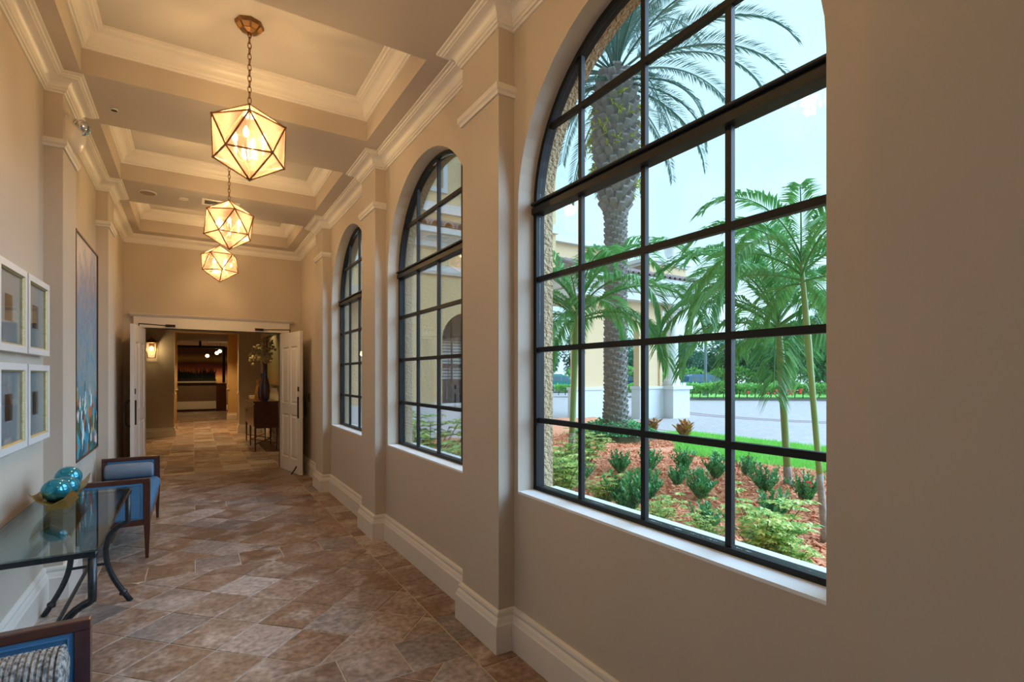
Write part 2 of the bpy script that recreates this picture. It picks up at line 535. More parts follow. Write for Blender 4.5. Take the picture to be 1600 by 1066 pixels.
M = {
    'wall': mat('beige_plaster', (0.53, 0.455, 0.375), 0.75, bump=(180, 0.12, 0.002), var=(1.1, (0.50, 0.43, 0.355), 0.2)),
    'soffit': mat('soffit_plaster', (0.49, 0.425, 0.36), 0.8, bump=(160, 0.1, 0.002)),
    'panel': mat('ceiling_plaster', (0.52, 0.48, 0.435), 0.8),
    'trim': mat('cream_trim_paint', (0.72, 0.675, 0.625), 0.4),
    'sill': mat('white_sill_paint', (0.82, 0.82, 0.82), 0.35),
    'door': mat('white_door_paint', (0.76, 0.72, 0.68), 0.35),
    'grout': mat('floor_grout', (0.52, 0.42, 0.32), 0.8),
    'tile': tile_mat(),
    'frame': mat('black_bronze_metal', (0.010, 0.011, 0.013), 0.5, 0.0, spec=0.25),
    'glass': clear_glass('window_glass', (0.97, 0.99, 1.0), 0.04),
    'topglass': clear_glass('table_glass', (0.80, 0.90, 0.90), 0.30),
    'picglass': clear_glass('picture_glass', (1, 1, 1), 0.04),
    'stucco': mat('ochre_stucco', (0.495, 0.375, 0.225), 0.9, bump=(55, 1.0, 0.03), var=(30, (0.4125, 0.3075, 0.1725), 0.3)),
    'stucco2': mat('pale_stucco', (0.66, 0.49, 0.27), 0.9, bump=(26, 0.8, 0.03)),
    'portico': mat('peach_stucco', (0.6814, 0.4892, 0.2883), 0.85, bump=(20, 0.2, 0.02)),
    'white': mat('white_render', (0.6371, 0.6453, 0.6534), 0.7),
    'brass': mat('aged_brass', (0.36, 0.20, 0.075), 0.38, 0.85, var=(30, (0.20, 0.10, 0.04), 0.3)),
    'amber': mat('amber_canopy_glass', (0.45, 0.23, 0.07), 0.25),
    'lantern': seedy_glass('seedy_lantern_glass'),
    'bulb': emit('bulb_glow', (1.0, 0.80, 0.50), 14.0),
    'candle': mat('candle_sleeve', (0.75, 0.6, 0.4), 0.5),
    'iron': mat('dark_wrought_iron', (0.035, 0.042, 0.050), 0.38, 0.8, var=(40, (0.07, 0.075, 0.08), 0.3)),
    'wood': mat('dark_mahogany', (0.050, 0.014, 0.010), 0.28, var=(12, (0.085, 0.025, 0.015), 0.2), coat=0.3),
    'blue': mat('blue_upholstery', (0.045, 0.15, 0.30), 0.75, bump=(400, 0.2, 0.001), var=(9, (0.055, 0.175, 0.34), 0.2)),
    'bolster': mat('grey_blue_bolster', (0.13, 0.17, 0.23), 0.85, bump=(500, 0.3, 0.002), var=(160, (0.20, 0.24, 0.30), 0.6)),
    'weave': mat('woven_grey_yarn', (0.10, 0.10, 0.10), 0.9, var=(70, (0.46, 0.43, 0.40), 0.8)),
    'gold': mat('gold_leaf', (0.60, 0.42, 0.12), 0.30, 0.9, var=(60, (0.45, 0.28, 0.08), 0.3)),
    'goldlip': mat('pale_gold_lip', (0.56, 0.47, 0.28), 0.45, 0.3, var=(90, (0.42, 0.31, 0.12), 0.5)),
    'ball': mat('turquoise_glaze', (0.008, 0.32, 0.48), 0.14, 0.45, var=(14, (0.01, 0.16, 0.20), 0.2), coat=0.6),
    'picframe': mat('white_picture_frame', (0.66, 0.66, 0.66), 0.4),
    'paper': mat('grey_blue_mat_board', (0.36, 0.44, 0.48), 0.9),
    'print': mat('dark_small_print', (0.06, 0.05, 0.035), 0.8, var=(60, (0.02, 0.025, 0.025), 0.5)),
    'paint': paint_mat(),
    'hardware': mat('dark_bronze_hardware', (0.03, 0.018, 0.012), 0.4, 0.7),
    'plastic': mat('cream_plastic', (0.70, 0.62, 0.52), 0.35),
    'chrome': mat('chrome_reflector', (0.80, 0.80, 0.80), 0.08, 1.0),
    'vent': mat('white_vent_metal', (0.78, 0.74, 0.68), 0.4),
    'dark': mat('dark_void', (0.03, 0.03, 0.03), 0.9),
    'mulch': mat('red_mulch_base', (0.504, 0.175, 0.0868), 0.95, var=(24, (0.84, 0.364, 0.196), 0.4), bump=(40, 0.8, 0.03)),
    'chip': mat('red_mulch_chip', (0.95, 0.425, 0.2125), 0.9, var=(9, (0.6, 0.2, 0.1), 0.3)),
    'grass': mat('lawn_soil_green', (0.1275, 0.3825, 0.04462), 0.9, var=(5, (0.204, 0.51, 0.0765), 0.4)),
    'blade': mat('lawn_blade', (0.1785, 0.51, 0.06375), 0.8, var=(3, (0.306, 0.663, 0.1275), 0.3), two_sided_leaf=0.25),
    'paver': paver_mat(),
    'paverband': mat('red_brick_band', (0.25, 0.16, 0.16), 0.75),
    'curb': mat('concrete_curb', (0.341, 0.3355, 0.33), 0.8),
    'roof': mat('terracotta_roof_tile', (0.224, 0.152, 0.152), 0.75, var=(6, (0.288, 0.216, 0.224), 0.4)),
    'ixora': mat('ixora_leaf', (0.04111, 0.2741, 0.1028), 0.35, var=(11, (0.1233, 0.4933, 0.137), 0.3), two_sided_leaf=0.2),
    'stem': mat('green_brown_stem', (0.12, 0.11, 0.05), 0.8),
    'scheff': mat('variegated_schefflera_leaf', (0.125, 0.4127, 0.08754), 0.4, var=(13, (0.9004, 0.9004, 0.3252), 0.75), two_sided_leaf=0.25),
    'croton': mat('croton_leaf', (0.4, 0.264, 0.032), 0.5, var=(14, (0.36, 0.064, 0.024), 0.5), two_sided_leaf=0.2),
    'flower': mat('red_flower', (0.80, 0.06, 0.035), 0.6),
    'datefrond': mat('date_palm_frond', (0.05625, 0.15, 0.1275), 0.55, var=(1.2, (0.0975, 0.2025, 0.165), 0.3), two_sided_leaf=0.25),
    'palmfrond': mat('areca_frond', (0.0504, 0.2592, 0.0648), 0.4, var=(2.5, (0.1584, 0.396, 0.1008), 0.3), two_sided_leaf=0.35),
    'palmstem': mat('green_palm_stem', (0.1638, 0.2912, 0.0637), 0.5, var=(4, (0.2457, 0.3276, 0.1001), 0.4)),
    'palmbase': mat('grey_palm_bark', (0.24, 0.21, 0.19), 0.9, var=(9, (0.38, 0.35, 0.32), 0.4), bump=(30, 0.6, 0.02)),
    'trunk': mat('date_palm_trunk', (0.136, 0.12, 0.104), 0.95, var=(5, (0.24, 0.224, 0.2), 0.5), bump=(22, 1, 0.05)),
    'boot': mat('date_palm_leaf_base', (0.17, 0.145, 0.145), 0.9, var=(7, (0.2576, 0.2352, 0.224), 0.4)),
    'fern': mat('trunk_fern', (0.42, 0.46, 0.06), 0.7, two_sided_leaf=0.25),
    'tree': mat('tree_leaf', (0.04096, 0.1696, 0.09946), 0.6, var=(0.5, (0.08776, 0.2749, 0.1463), 0.4), two_sided_leaf=0.2),
    'tree2': mat('bright_tree_leaf', (0.0702, 0.2808, 0.1053), 0.6, var=(0.5, (0.1404, 0.3978, 0.1638), 0.4), two_sided_leaf=0.2),
    'bark': mat('tree_bark', (0.20, 0.17, 0.16), 0.9),
    'hedge': mat('hedge_leaf', (0.1024, 0.3867, 0.06825), 0.6, var=(1.5, (0.2844, 0.5915, 0.1251), 0.4), two_sided_leaf=0.2),
    'pole': mat('grey_steel_pole', (0.16, 0.20, 0.24), 0.5, 0.3),
    'carblue': mat('blue_car_paint', (0.05, 0.16, 0.33), 0.25, 0.3, coat=0.8),
    'carteal': mat('teal_car_paint', (0.04, 0.28, 0.30), 0.25, 0.3, coat=0.8),
    'carnavy': mat('navy_car_paint', (0.02, 0.06, 0.16), 0.25, 0.3, coat=0.8),
    'carglass': mat('tinted_car_glass', (0.10, 0.16, 0.20), 0.1),
    'tyre': mat('black_rubber', (0.02, 0.02, 0.02), 0.8),
    'yellowwall': mat('golden_passage_plaster', (0.52, 0.37, 0.17), 0.75),
    'lobbywall': mat('lobby_grey_plaster', (0.50, 0.46, 0.38), 0.75),
    'barback': stripes_mat('bar_mural_bands', [(0.0, (0.08, 0.05, 0.04)), (0.3, (0.2, 0.12, 0.06)), (0.42, (0.32, 0.17, 0.06)), (0.50, (0.44, 0.3, 0.09)), (0.56, (0.32, 0.11, 0.06)),
                                                (0.68, (0.28, 0.08, 0.05)), (0.74, (0.1, 0.04, 0.04)), (0.82, (0.4, 0.32, 0.1)), (0.9, (0.12, 0.06, 0.04))]),
    'barfront': mat('bar_front_panel', (0.16, 0.11, 0.075), 0.6),
    'marble': mat('pale_counter_stone', (0.55, 0.50, 0.44), 0.3),
    'black': mat('black_steel', (0.012, 0.012, 0.014), 0.5),
    'planter': mat('dark_grass_plant', (0.008, 0.02, 0.022), 0.7),
    'vaseblue': mat('cobalt_glaze', (0.012, 0.06, 0.22), 0.2, coat=0.5, var=(8, (0.10, 0.03, 0.03), 0.5)),
    'vasebrown': mat('brown_blue_glaze', (0.10, 0.03, 0.02), 0.25, coat=0.5, var=(7, (0.015, 0.07, 0.20), 0.5)),
    'straw': mat('amber_wire', (0.45, 0.24, 0.05), 0.4, 0.5),
    'blossom': mat('cream_blossom', (0.78, 0.70, 0.42), 0.7, two_sided_leaf=0.2),
    'lobbyart': stripes_mat('lobby_canvas', [(0, (0.22, 0.13, 0.03)), (0.3, (0.20, 0.17, 0.06)), (0.6, (0.13, 0.15, 0.08)), (1, (0.16, 0.15, 0.11))]),
}

# ---------------------------------------------------------------- hall dimensions (metres)
XR, XRP = 1.51, 1.411            # right wall face, right pilaster face
XL, XLP = -0.85, -0.75           # left wall face, left pilaster face
Y0, YE = -3.3, 9.10              # rear wall and far wall faces
ZS, ZC = 3.51, 3.80              # soffit, coffer ceiling
ZSILL, ZSPR = 0.86, 2.42
PR = [(2.416 + 2.241 * k, 2.857 + 2.241 * k) for k in (-2, -1, 0, 1, 2)]      # pilaster shafts, right wall
PL = [(-1.9, -1.46), (0.06, 0.50), (2.28, 2.72), (4.54, 4.98), (6.70, 7.14)]  # left wall
WIN = [(-1.48, 0.13), (0.762, 2.375), (2.90, 4.60), (5.17, 6.84)]
MUNT = [(-0.27, -0.675, -1.08), (1.985, 1.565, 1.155), (4.165, 3.73, 3.30), (6.42, 6.00, 5.58)]
ARCH_H = 0.80
COF = [(-1.25, 0.08), (0.91, 2.24), (3.07, 4.40), (5.21, 6.57), (7.36, 8.77)]
CX0, CX1 = -0.635, 1.26
DX0, DX1, DZ = -0.60, 1.20, 2.19


def arched_wall(x0, x1, ya, yb, z0, z1, wins, mat_, name, label):
    m = MB()
    m.box(x0, x1, ya, yb, z0, ZSILL)
    ys = [ya] + [y for w in wins for y in w] + [yb]
    for i in range(0, len(ys), 2):
        m.box(x0, x1, ys[i], ys[i + 1], ZSILL, z1)
    for a, b in wins:
        c, r = (a + b) / 2, (b - a) / 2
        n = 28
        arc = [(c - r * cos(pi * i / n), ZSPR + ARCH_H * sin(pi * i / n)) for i in range(n + 1)]
        for i in range(n):
            (p, q), (p2, q2) = arc[i], arc[i + 1]
            m.add([(x0, p, q), (x0, p2, q2), (x0, p2, z1), (x0, p, z1), (x1, p, q), (x1, p2, q2), (x1, p2, z1), (x1, p, z1)],
                  [(0, 1, 2, 3), (7, 6, 5, 4), (0, 4, 5, 1), (3, 2, 6, 7)])
    o = m.build(name, mat_, kind='structure')
    o['label'] = label
    return o


wall_right = arched_wall(XR, 1.63, Y0, YE + 0.15, 0, ZC + 0.1, WIN, M['wall'], 'wall_right', 'beige plaster wall pierced by tall arched windows')
arched_wall(1.63, 1.745, Y0, YE + 0.15, -0.2, 4.4, WIN, M['stucco'], 'wall_outer', 'rough ochre stucco outer skin around the arched windows')
wall_left = MB().box(XL - 0.15, XL, Y0, YE + 0.15, 0, ZC + 0.1).build('wall_left', M['wall'], kind='structure')
wall_left['label'] = 'beige plaster wall hung with framed pictures and a tall painting'
MB().box(XL - 0.15, 1.745, Y0 - 0.15, Y0, 0, ZC + 0.1).build('wall_rear', M['wall'], kind='structure')['label'] = 'plain beige plaster wall closing the corridor'
wf = MB().box(XL, DX0, YE, YE + 0.15, 0, ZC + 0.1).box(DX1, XR, YE, YE + 0.15, 0, ZC + 0.1).box(DX0, DX1, YE, YE + 0.15, DZ, ZC + 0.1)
wf.build('wall_far', M['wall'], kind='structure')['label'] = 'tan plaster end wall above the open double doors'

for (a, b) in PR:
    p = MB().box(XRP, XR, a, b, 0, ZS).build('pilaster', M['wall'], wall_right)
    MB().sweep([(0, 3.03), (0.012, 3.03), (0.016, 3.045), (0.026, 3.055), (0.026, 3.085), (0, 3.09)],
               [(XR, a), (XRP, a), (XRP, b), (XR, b)]).build('band_moulding', M['trim'], p)
for (a, b) in PL:
    p = MB().box(XL, XLP, a, b, 0, ZS).build('pilaster', M['wall'], wall_left)
    MB().sweep([(0, 3.03), (0.012, 3.03), (0.016, 3.045), (0.026, 3.055), (0.026, 3.085), (0, 3.09)],
               [(XL, b), (XLP, b), (XLP, a), (XL, a)]).build('band_moulding', M['trim'], p)

# crown moulding round the corridor
path = [(XR, Y0)]
for a, b in PR:
    path += [(XR, a), (XRP, a), (XRP, b), (XR, b)]
path += [(XR, YE), (XL, YE)]
for a, b in reversed(PL):
    path += [(XL, b), (XLP, b), (XLP, a), (XL, a)]
path += [(XL, Y0)]
crown = [(0, 3.395), (0.010, 3.395), (0.014, 3.408), (0.022, 3.410), (0.026, 3.424)]
for i in range(7):
    w = i / 6 * pi / 2
    crown.append((0.030 + 0.062 * (1 - cos(w)), 3.426 + 0.052 * sin(w)))
crown += [(0.094, 3.484), (0.104, 3.486), (0.108, 3.497), (0.122, 3.499), (0.124, 3.511), (0, 3.511)]
t = MB().sweep(crown, path, closed=True).build('trim_1', M['trim'], kind='structure', smooth='auto')
t['label'] = 'cream crown moulding stepping round the pilasters under the soffit'

base = [(0, 0), (0.035, 0), (0.035, 0.150), (0.030, 0.158), (0.024, 0.176), (0.016, 0.188), (0.018, 0.194), (0.020, 0.204), (0.016, 0.216), (0.006, 0.221), (0, 0.222)]
pr = [(XR, Y0)]
for a, b in PR:
    pr += [(XR, a), (XRP, a), (XRP, b), (XR, b)]
pr += [(XR, YE), (DX1 + 0.125, YE)]
MB().sweep(base, pr).build('baseboard_right', M['trim'], kind='structure')['label'] = 'tall cream baseboard below the arched windows'
pl_ = [(DX0 - 0.125, YE), (XL, YE)]
for a, b in reversed(PL):
    pl_ += [(XL, b), (XLP, b), (XLP, a), (XL, a)]
pl_ += [(XL, Y0)]
MB().sweep(base, pl_).build('baseboard_left', M['trim'], kind='structure')['label'] = 'tall cream baseboard behind the glass table and benches'

# ---------------------------------------------------------------- coffered ceiling
ceil = MB()
ceil.box(XL, CX0, Y0, YE, ZS, ZC + 0.1).box(CX1, XR, Y0, YE, ZS, ZC + 0.1)
ys = [Y0] + [y for c in COF for y in c] + [YE]
for i in range(0, len(ys), 2):
    ceil.box(CX0, CX1, ys[i], ys[i + 1], ZS, ZC + 0.1)
ceiling = ceil.build('ceiling', M['soffit'], kind='structure')
ceiling['label'] = 'beige soffit beams framing the ceiling coffers'
cc = [(0, 3.672), (0.012, 3.672), (0.016, 3.684), (0.026, 3.688), (0.030, 3.700)]
for i in range(6):
    w = i / 5 * pi / 2
    cc.append((0.034 + 0.055 * (1 - cos(w)), 3.703 + 0.058 * sin(w)))
cc += [(0.092, 3.766), (0.106, 3.768), (0.110, 3.782), (0.126, 3.785), (0.128, 3.801), (0, 3.801)]
for a, b in COF:
    MB().box(CX0, CX1, a, b, ZC, ZC + 0.05).build('coffer_panel', M['panel'], ceiling)
    MB().sweep(cc, [(CX0, a), (CX1, a), (CX1, b), (CX0, b)], closed=True).build('coffer_moulding', M['trim'], ceiling, smooth='auto')
MB().box(XL - 0.15, 1.745, Y0 - 0.15, YE + 0.15, ZC + 0.1, ZC + 0.3).build('roof', M['dark'], kind='structure')['label'] = 'unseen flat roof slab over the corridor, added to block sky light'  # out-of-view slab added so sky light does not leak into the corridor

# ---------------------------------------------------------------- floor of stone tiles
floor = MB().box(XL, XR, Y0, YE + 0.15, -0.15, -0.0035).build('floor', M['grout'], kind='structure')
floor['label'] = 'mottled brown stone tiles laid diagonally with straight bands'
TS = 0.3133
FX0, FX1 = -0.615, 1.262


def clip(poly, ax, lim, keep_less):
    out = []
    for i in range(len(poly)):
        p, q = poly[i], poly[(i + 1) % len(poly)]
        ip = (p[ax] <= lim) if keep_less else (p[ax] >= lim)
        iq = (q[ax] <= lim) if keep_less else (q[ax] >= lim)
        if ip:
            out.append(p)
        if ip != iq:
            k = (lim - p[ax]) / (q[ax] - p[ax])
            out.append(tuple(p[j] + k * (q[j] - p[j]) for j in (0, 1)))
    return out


def area(poly):
    return 0.5 * sum(poly[i][0] * poly[(i + 1) % len(poly)][1] - poly[(i + 1) % len(poly)][0] * poly[i][1] for i in range(len(poly)))


def inset(poly, d):
    n = len(poly)
    out = []
    for i in range(n):
        p0, p1, p2 = Vector(poly[i - 1]), Vector(poly[i]), Vector(poly[(i + 1) % n])
        a, b = (p1 - p0), (p2 - p1)
        if a.length < 1e-6 or b.length < 1e-6:
            return None
        a.normalize(); b.normalize()
        n1, n2 = Vector((-a.y, a.x)), Vector((-b.y, b.x))
        k = 1 + n1.dot(n2)
        if k < 0.15:
            return None
        out.append(tuple(p1 + (n1 + n2) / k * d))
    return out if area(out) > 0.0004 else None


def tile_shape(m, poly, zt=0.0):
    a = inset(poly, 0.0032)
    b = a and inset(a, 0.003)
    if not b:
        return False
    n = len(a)
    m.add([(p[0], p[1], -0.008) for p in a] + [(p[0], p[1], zt - 0.0025) for p in a] + [(p[0], p[1], zt) for p in b],
          [(i, (i + 1) % n, n + (i + 1) % n, n + i) for i in range(n)] + [(n + i, n + (i + 1) % n, 2 * n + (i + 1) % n, 2 * n + i) for i in range(n)] + [tuple(2 * n + i for i in range(n))])
    return True


def rect(x0, x1, y0, y1):
    return [(x0, y0), (x1, y0), (x1, y1), (x0, y1)]


near_tiles, far_tiles = [], MB()
bands = [2.477 + 2.1225 * k for k in (-2, -1, 0, 1, 2)]
tiles = []
for yb in bands:
    for i in range(6):
        x = FX0 + i * (FX1 - FX0) / 6
        tiles.append(rect(x, x + (FX1 - FX0) / 6, yb, yb + TS))
fields = [(bands[i] + TS, bands[i + 1]) for i in range(4)] + [(bands[4] + TS, YE + 0.15)]
A = 0.2215
for fa, fb in fields:
    for i in range(-60, 60):
        for j in range(-60, 60):
            cx, cy = 0.104 + (i + j) * A, 3.677 + (j - i) * A
            if not (FX0 - A < cx + A < FX1 + 2 * A and fa - A < cy < fb + A):
                continue
            q = [(cx, cy), (cx + A, cy - A), (cx + 2 * A, cy), (cx + A, cy + A)]
            for ax, lim, less in ((0, FX0, False), (0, FX1, True), (1, fa, False), (1, fb, True)):
                q = clip(q, ax, lim, less)
                if len(q) < 3:
                    break
            # drop doubled corner points left by clipping
            q = [q[k] for k in range(len(q)) if (Vector(q[k]) - Vector(q[k - 1])).length > 0.006] if len(q) >= 3 else []
            if len(q) >= 3 and area(q) > 0.002:
                tiles.append(q)
y = -1.765
while y < YE:
    tiles.append(rect(FX1, XR - 0.02, y, min(y + TS * 1.003, YE + 0.15)))
    tiles.append(rect(XL + 0.02, FX0, y, min(y + TS * 1.003, YE + 0.15)))
    y += TS * 1.003
for q in tiles:
    cy = sum(p[1] for p in q) / len(q)
    cx = sum(p[0] for p in q) / len(q)
    bear = math.atan2(cx, cy) if cy > 0 else 9
    if cy < 2.0 or cy > 8.9 or bear < -0.26:
        tile_shape(far_tiles, q)
    else:
        m_ = MB()
        if tile_shape(m_, q, random.uniform(-0.0008, 0.0008)):
            near_tiles.append(m_)
for m_ in near_tiles:
    m_.build('tile', M['tile'], floor)
far_tiles.build('tile_field', M['tile'], floor, kind='stuff')

# ---------------------------------------------------------------- arched windows
def arch_outline(a, b, off, n=28):
    c, r = (a + b) / 2, (b - a) / 2 - off
    pts = [(a + off, ZSILL + off), (b - off, ZSILL + off)]
    pts += [(c + r * cos(pi * i / n), ZSPR + (ARCH_H - off) * sin(pi * i / n)) for i in range(n + 1)]
    return pts


def ring_prism(m, o, i, x0, x1):
    n = len(o)
    vs = [(x0, *p) for p in o] + [(x0, *p) for p in i] + [(x1, *p) for p in o] + [(x1, *p) for p in i]
    fs = []
    for k in range(n):
        l = (k + 1) % n
        fs += [(k, l, n + l, n + k), (2 * n + k, 3 * n + k, 3 * n + l, 2 * n + l), (n + k, n + l, 3 * n + l, 3 * n + k), (k, 2 * n + k, 2 * n + l, l)]
    m.add(vs, fs)


WLAB = ['arched black grid window nearest the corridor rear, out past the near pilaster', 'largest arched black grid window, looking onto the palm garden',
        'arched black grid window between the two middle pilasters', 'farthest and narrowest-looking arched black grid window by the doors']
for k, (a, b) in enumerate(WIN):
    w = thing('window_%d' % (k + 1), WLAB[k], None, (1.64, (a + b) / 2, ZSILL), kind='structure')
    c, r = (a + b) / 2, (b - a) / 2
    m = MB()
    ring_prism(m, arch_outline(a, b, 0), arch_outline(a, b, 0.028), 1.612, 1.665)
    m.build('window_frame', M['frame'], w)
    top = lambda yy: ZSPR + (ARCH_H - 0.02) * sqrt(max(0, 1 - ((yy - c) / (r - 0.02)) ** 2))
    vy = sorted(MUNT[k])
    for yy in vy:
        MB().box(1.624, 1.646, yy - 0.0125, yy + 0.0125, ZSILL + 0.02, 2.40).build('muntin', M['frame'], w)
        MB().box(1.624, 1.646, yy - 0.0125, yy + 0.0125, 2.44, top(yy)).build('muntin', M['frame'], w)
    rows = [ZSILL + (2.425 - ZSILL) * i / 4 for i in (1, 2, 3)]
    for zz in rows:
        MB().box(1.622, 1.648, a + 0.02, b - 0.02, zz - 0.0135, zz + 0.0135).build('muntin', M['frame'], w)
    zb = 2.835
    hw = (r - 0.02) * sqrt(1 - ((zb - ZSPR) / (ARCH_H - 0.02)) ** 2)
    MB().box(1.622, 1.648, c - hw, c + hw, zb - 0.0135, zb + 0.0135).build('muntin', M['frame'], w)
    tr = MB().box(1.595, 1.665, a + 0.005, b - 0.005, 2.392, 2.425).box(1.608, 1.665, a + 0.005, b - 0.005, 2.425, 2.448)
    tr.tube([(1.598, a + 0.005, 2.448), (1.598, b - 0.005, 2.448)], 0.009, 8)
    tr.build('transom_bar', M['frame'], w)
    out = arch_outline(a, b, 0.03)
    ye = [a + 0.03] + vy + [b - 0.03]
    ze = [ZSILL + 0.03] + rows + [2.40, zb, 3.3]
    for i in range(4):
        for j in range(len(ze) - 1):
            q = out
            for ax, lim, less in ((0, ye[i], False), (0, ye[i + 1], True), (1, ze[j], False), (1, ze[j + 1], True)):
                q = clip(q, ax, lim, less)
                if len(q) < 3:
                    break
            if len(q) >= 3 and area(q) > 0.002:
                MB().prism(q, 'x', 1.632, 1.638).build('pane', M['glass'], w)
    MB().box(XR - 0.001, 1.614, a, b, ZSILL - 0.006, ZSILL + 0.006).build('window_sill', M['sill'], w)
    MB().box(1.675, 1.77, a, b, ZSILL - 0.03, ZSILL + 0.006).build('outer_sill', M['white'], w)

# ---------------------------------------------------------------- double doors and their casing
cs = MB()
cs.box(DX0 - 0.12, DX0, YE - 0.03, YE + 0.18, 0, DZ).box(DX1, DX1 + 0.12, YE - 0.03, YE + 0.18, 0, DZ)
cs.box(DX0 - 0.13, DX1 + 0.13, YE - 0.04, YE + 0.18, DZ, DZ + 0.155)
cs.prism([(YE, DZ + 0.155), (YE - 0.045, DZ + 0.155), (YE - 0.055, DZ + 0.165), (YE - 0.075, DZ + 0.185), (YE - 0.08, DZ + 0.20), (YE, DZ + 0.20)], 'x', DX0 - 0.175, DX1 + 0.175)
cs.build('trim_2', M['trim'], kind='structure')['label'] = 'cream door casing with a capped header over the doorway'


def door_leaf(name, hinge, tip, label):
    h, tpt = Vector(hinge), Vector(tip)
    L = (tpt - h).length
    d = (tpt - h).normalized()
    nrm = Vector((-d.y, d.x))
    root = thing(name, label, None, (h.x, h.y, 0), kind='structure')
    W, H, T = L, 2.165, 0.042

    def bx(m, u0, u1, v0, v1, z0, z1):
        P = []
        for z in (z0, z1):
            for u, v in ((u0, v0), (u1, v0), (u1, v1), (u0, v1)):
                q = h + d * u + nrm * v
                P.append((q.x, q.y, z))
        m.add(P, [(3, 2, 1, 0), (4, 5, 6, 7), (0, 1, 5, 4), (1, 2, 6, 5), (2, 3, 7, 6), (3, 0, 4, 7)])
    m = MB()
    bx(m, 0.02, W - 0.02, -0.006, 0.006, 0.03, H - 0.02)
    st = 0.115
    for u0, u1 in ((0, st), (W - st, W), (W / 2 - 0.045, W / 2 + 0.045)):
        bx(m, u0, u1, -T / 2, T / 2, 0.01, H)
    for z0, z1 in ((0.01, 0.22), (0.90, 1.06), (H - 0.22, H)):
        bx(m, 0.01, W - 0.01, -T / 2 + 0.0005, T / 2 - 0.0005, z0, z1)
    m.build('leaf', M['door'], root)
    for u0, u1 in ((st, W / 2 - 0.045), (W / 2 + 0.045, W - st)):
        for z0, z1 in ((0.22, 0.90), (1.06, H - 0.22)):
            for s in (-1, 1):
                q = MB()
                P3 = lambda u, v, z: (*(h + d * u + nrm * v), z)
                lo, hi = 0.006 * s, 0.019 * s
                rings = []
                for e_, v_ in ((0.0, 0.021 * s), (0.014, lo), (0.022, lo), (0.050, hi)):
                    rings.append([P3(u0 + e_, v_, z0 + e_), P3(u1 - e_, v_, z0 + e_), P3(u1 - e_, v_, z1 - e_), P3(u0 + e_, v_, z1 - e_)])
                fs_ = [(12, 13, 14, 15)] + [(4 * k_ + i_, 4 * k_ + (i_ + 1) % 4, 4 * k_ + 4 + (i_ + 1) % 4, 4 * k_ + 4 + i_) for k_ in range(3) for i_ in range(4)]
                q.add([p_ for r_ in rings for p_ in r_], fs_)
                q.build('panel', M['door'], root)
    for s in (-1, 1):
        q = MB()
        P = lambda u, v, z: (*(h + d * u + nrm * v), z)
        if nrm.x * s * (0.3 - h.x) > 0:        # the face towards the corridor middle carries a flat pull
            bx(q, W - 0.075, W - 0.045, min(s * 0.021, s * 0.036), max(s * 0.021, s * 0.036), 0.86, 1.18)
        else:
            q.tube([P(W - 0.06, s * 0.02, 0.84), P(W - 0.06, s * 0.07, 0.86), P(W - 0.06, s * 0.08, 0.90), P(W - 0.06, s * 0.08, 1.12), P(W - 0.06, s * 0.07, 1.16), P(W - 0.06, s * 0.02, 1.18)], 0.012, 8)
        q.build('pull_handle', M['hardware'], root)
        q = MB()
        bx(q, W - 0.09, W - 0.035, min(s * 0.02, s * 0.028), max(s * 0.02, s * 0.028), 1.26, 1.33)
        q.build('lock_plate', M['hardware'], root)
    q = MB()
    bx(q, 0.05, 0.5, -0.03 - T / 2, -T / 2, H - 0.18, H - 0.1) if False else None
    arm_end = (h.x + (0.32 if h.x < 0 else -0.32), YE - 0.05, DZ + 0.035)
    p0 = h + d * 0.40
    q.tube([(p0.x, p0.y, H - 0.02), (p0.x, p0.y, DZ + 0.02), arm_end], 0.008, 6)
    q.box(arm_end[0] - 0.06, arm_end[0] + 0.06, YE - 0.065, YE - 0.04, DZ + 0.02, DZ + 0.055)
    q.build('closer_arm', M['hardware'], root)
    q = MB()
    P = lambda u, v, z: (*(h + d * u + nrm * v), z)
    s = -1 if h.x < 0 else 1
    s = 1 if nrm.x * (0.3 - h.x) > 0 else -1
    q.tube([P(W - 0.14, s * 0.022, 0.13), P(W - 0.15, s * 0.05, 0.07), P(W - 0.17, s * 0.09, 0.01)], 0.009, 6)
    q.build('door_stop', M['hardware'], root)
    return root


door_leaf('door_1', (DX0 - 0.01, 9.05), (-0.672, 8.165), 'white four-panel door leaf swung open against the left side')
door_leaf('door_2', (DX1 + 0.005, 9.05), (1.365, 8.17), 'white four-panel door leaf swung open towards the windows')

# ---------------------------------------------------------------- things fixed to wall and ceiling
def soffit_disc(name, label, cat, x, y, r, mt, inner=None):
    t = thing(name, label, cat, (x, y, ZS))
    MB().lathe([(r, 0.0), (r, -0.006), (r * 0.92, -0.010), (r * 0.86, -0.010)], (x, y, ZS), 24).build('ring', M['vent'], t)
    MB().lathe([(r * 0.86, -0.002), (r * 0.86, -0.0115), (r * 0.5, -0.0125)], (x, y, ZS), 24).build('grille', mt, t)
    return t


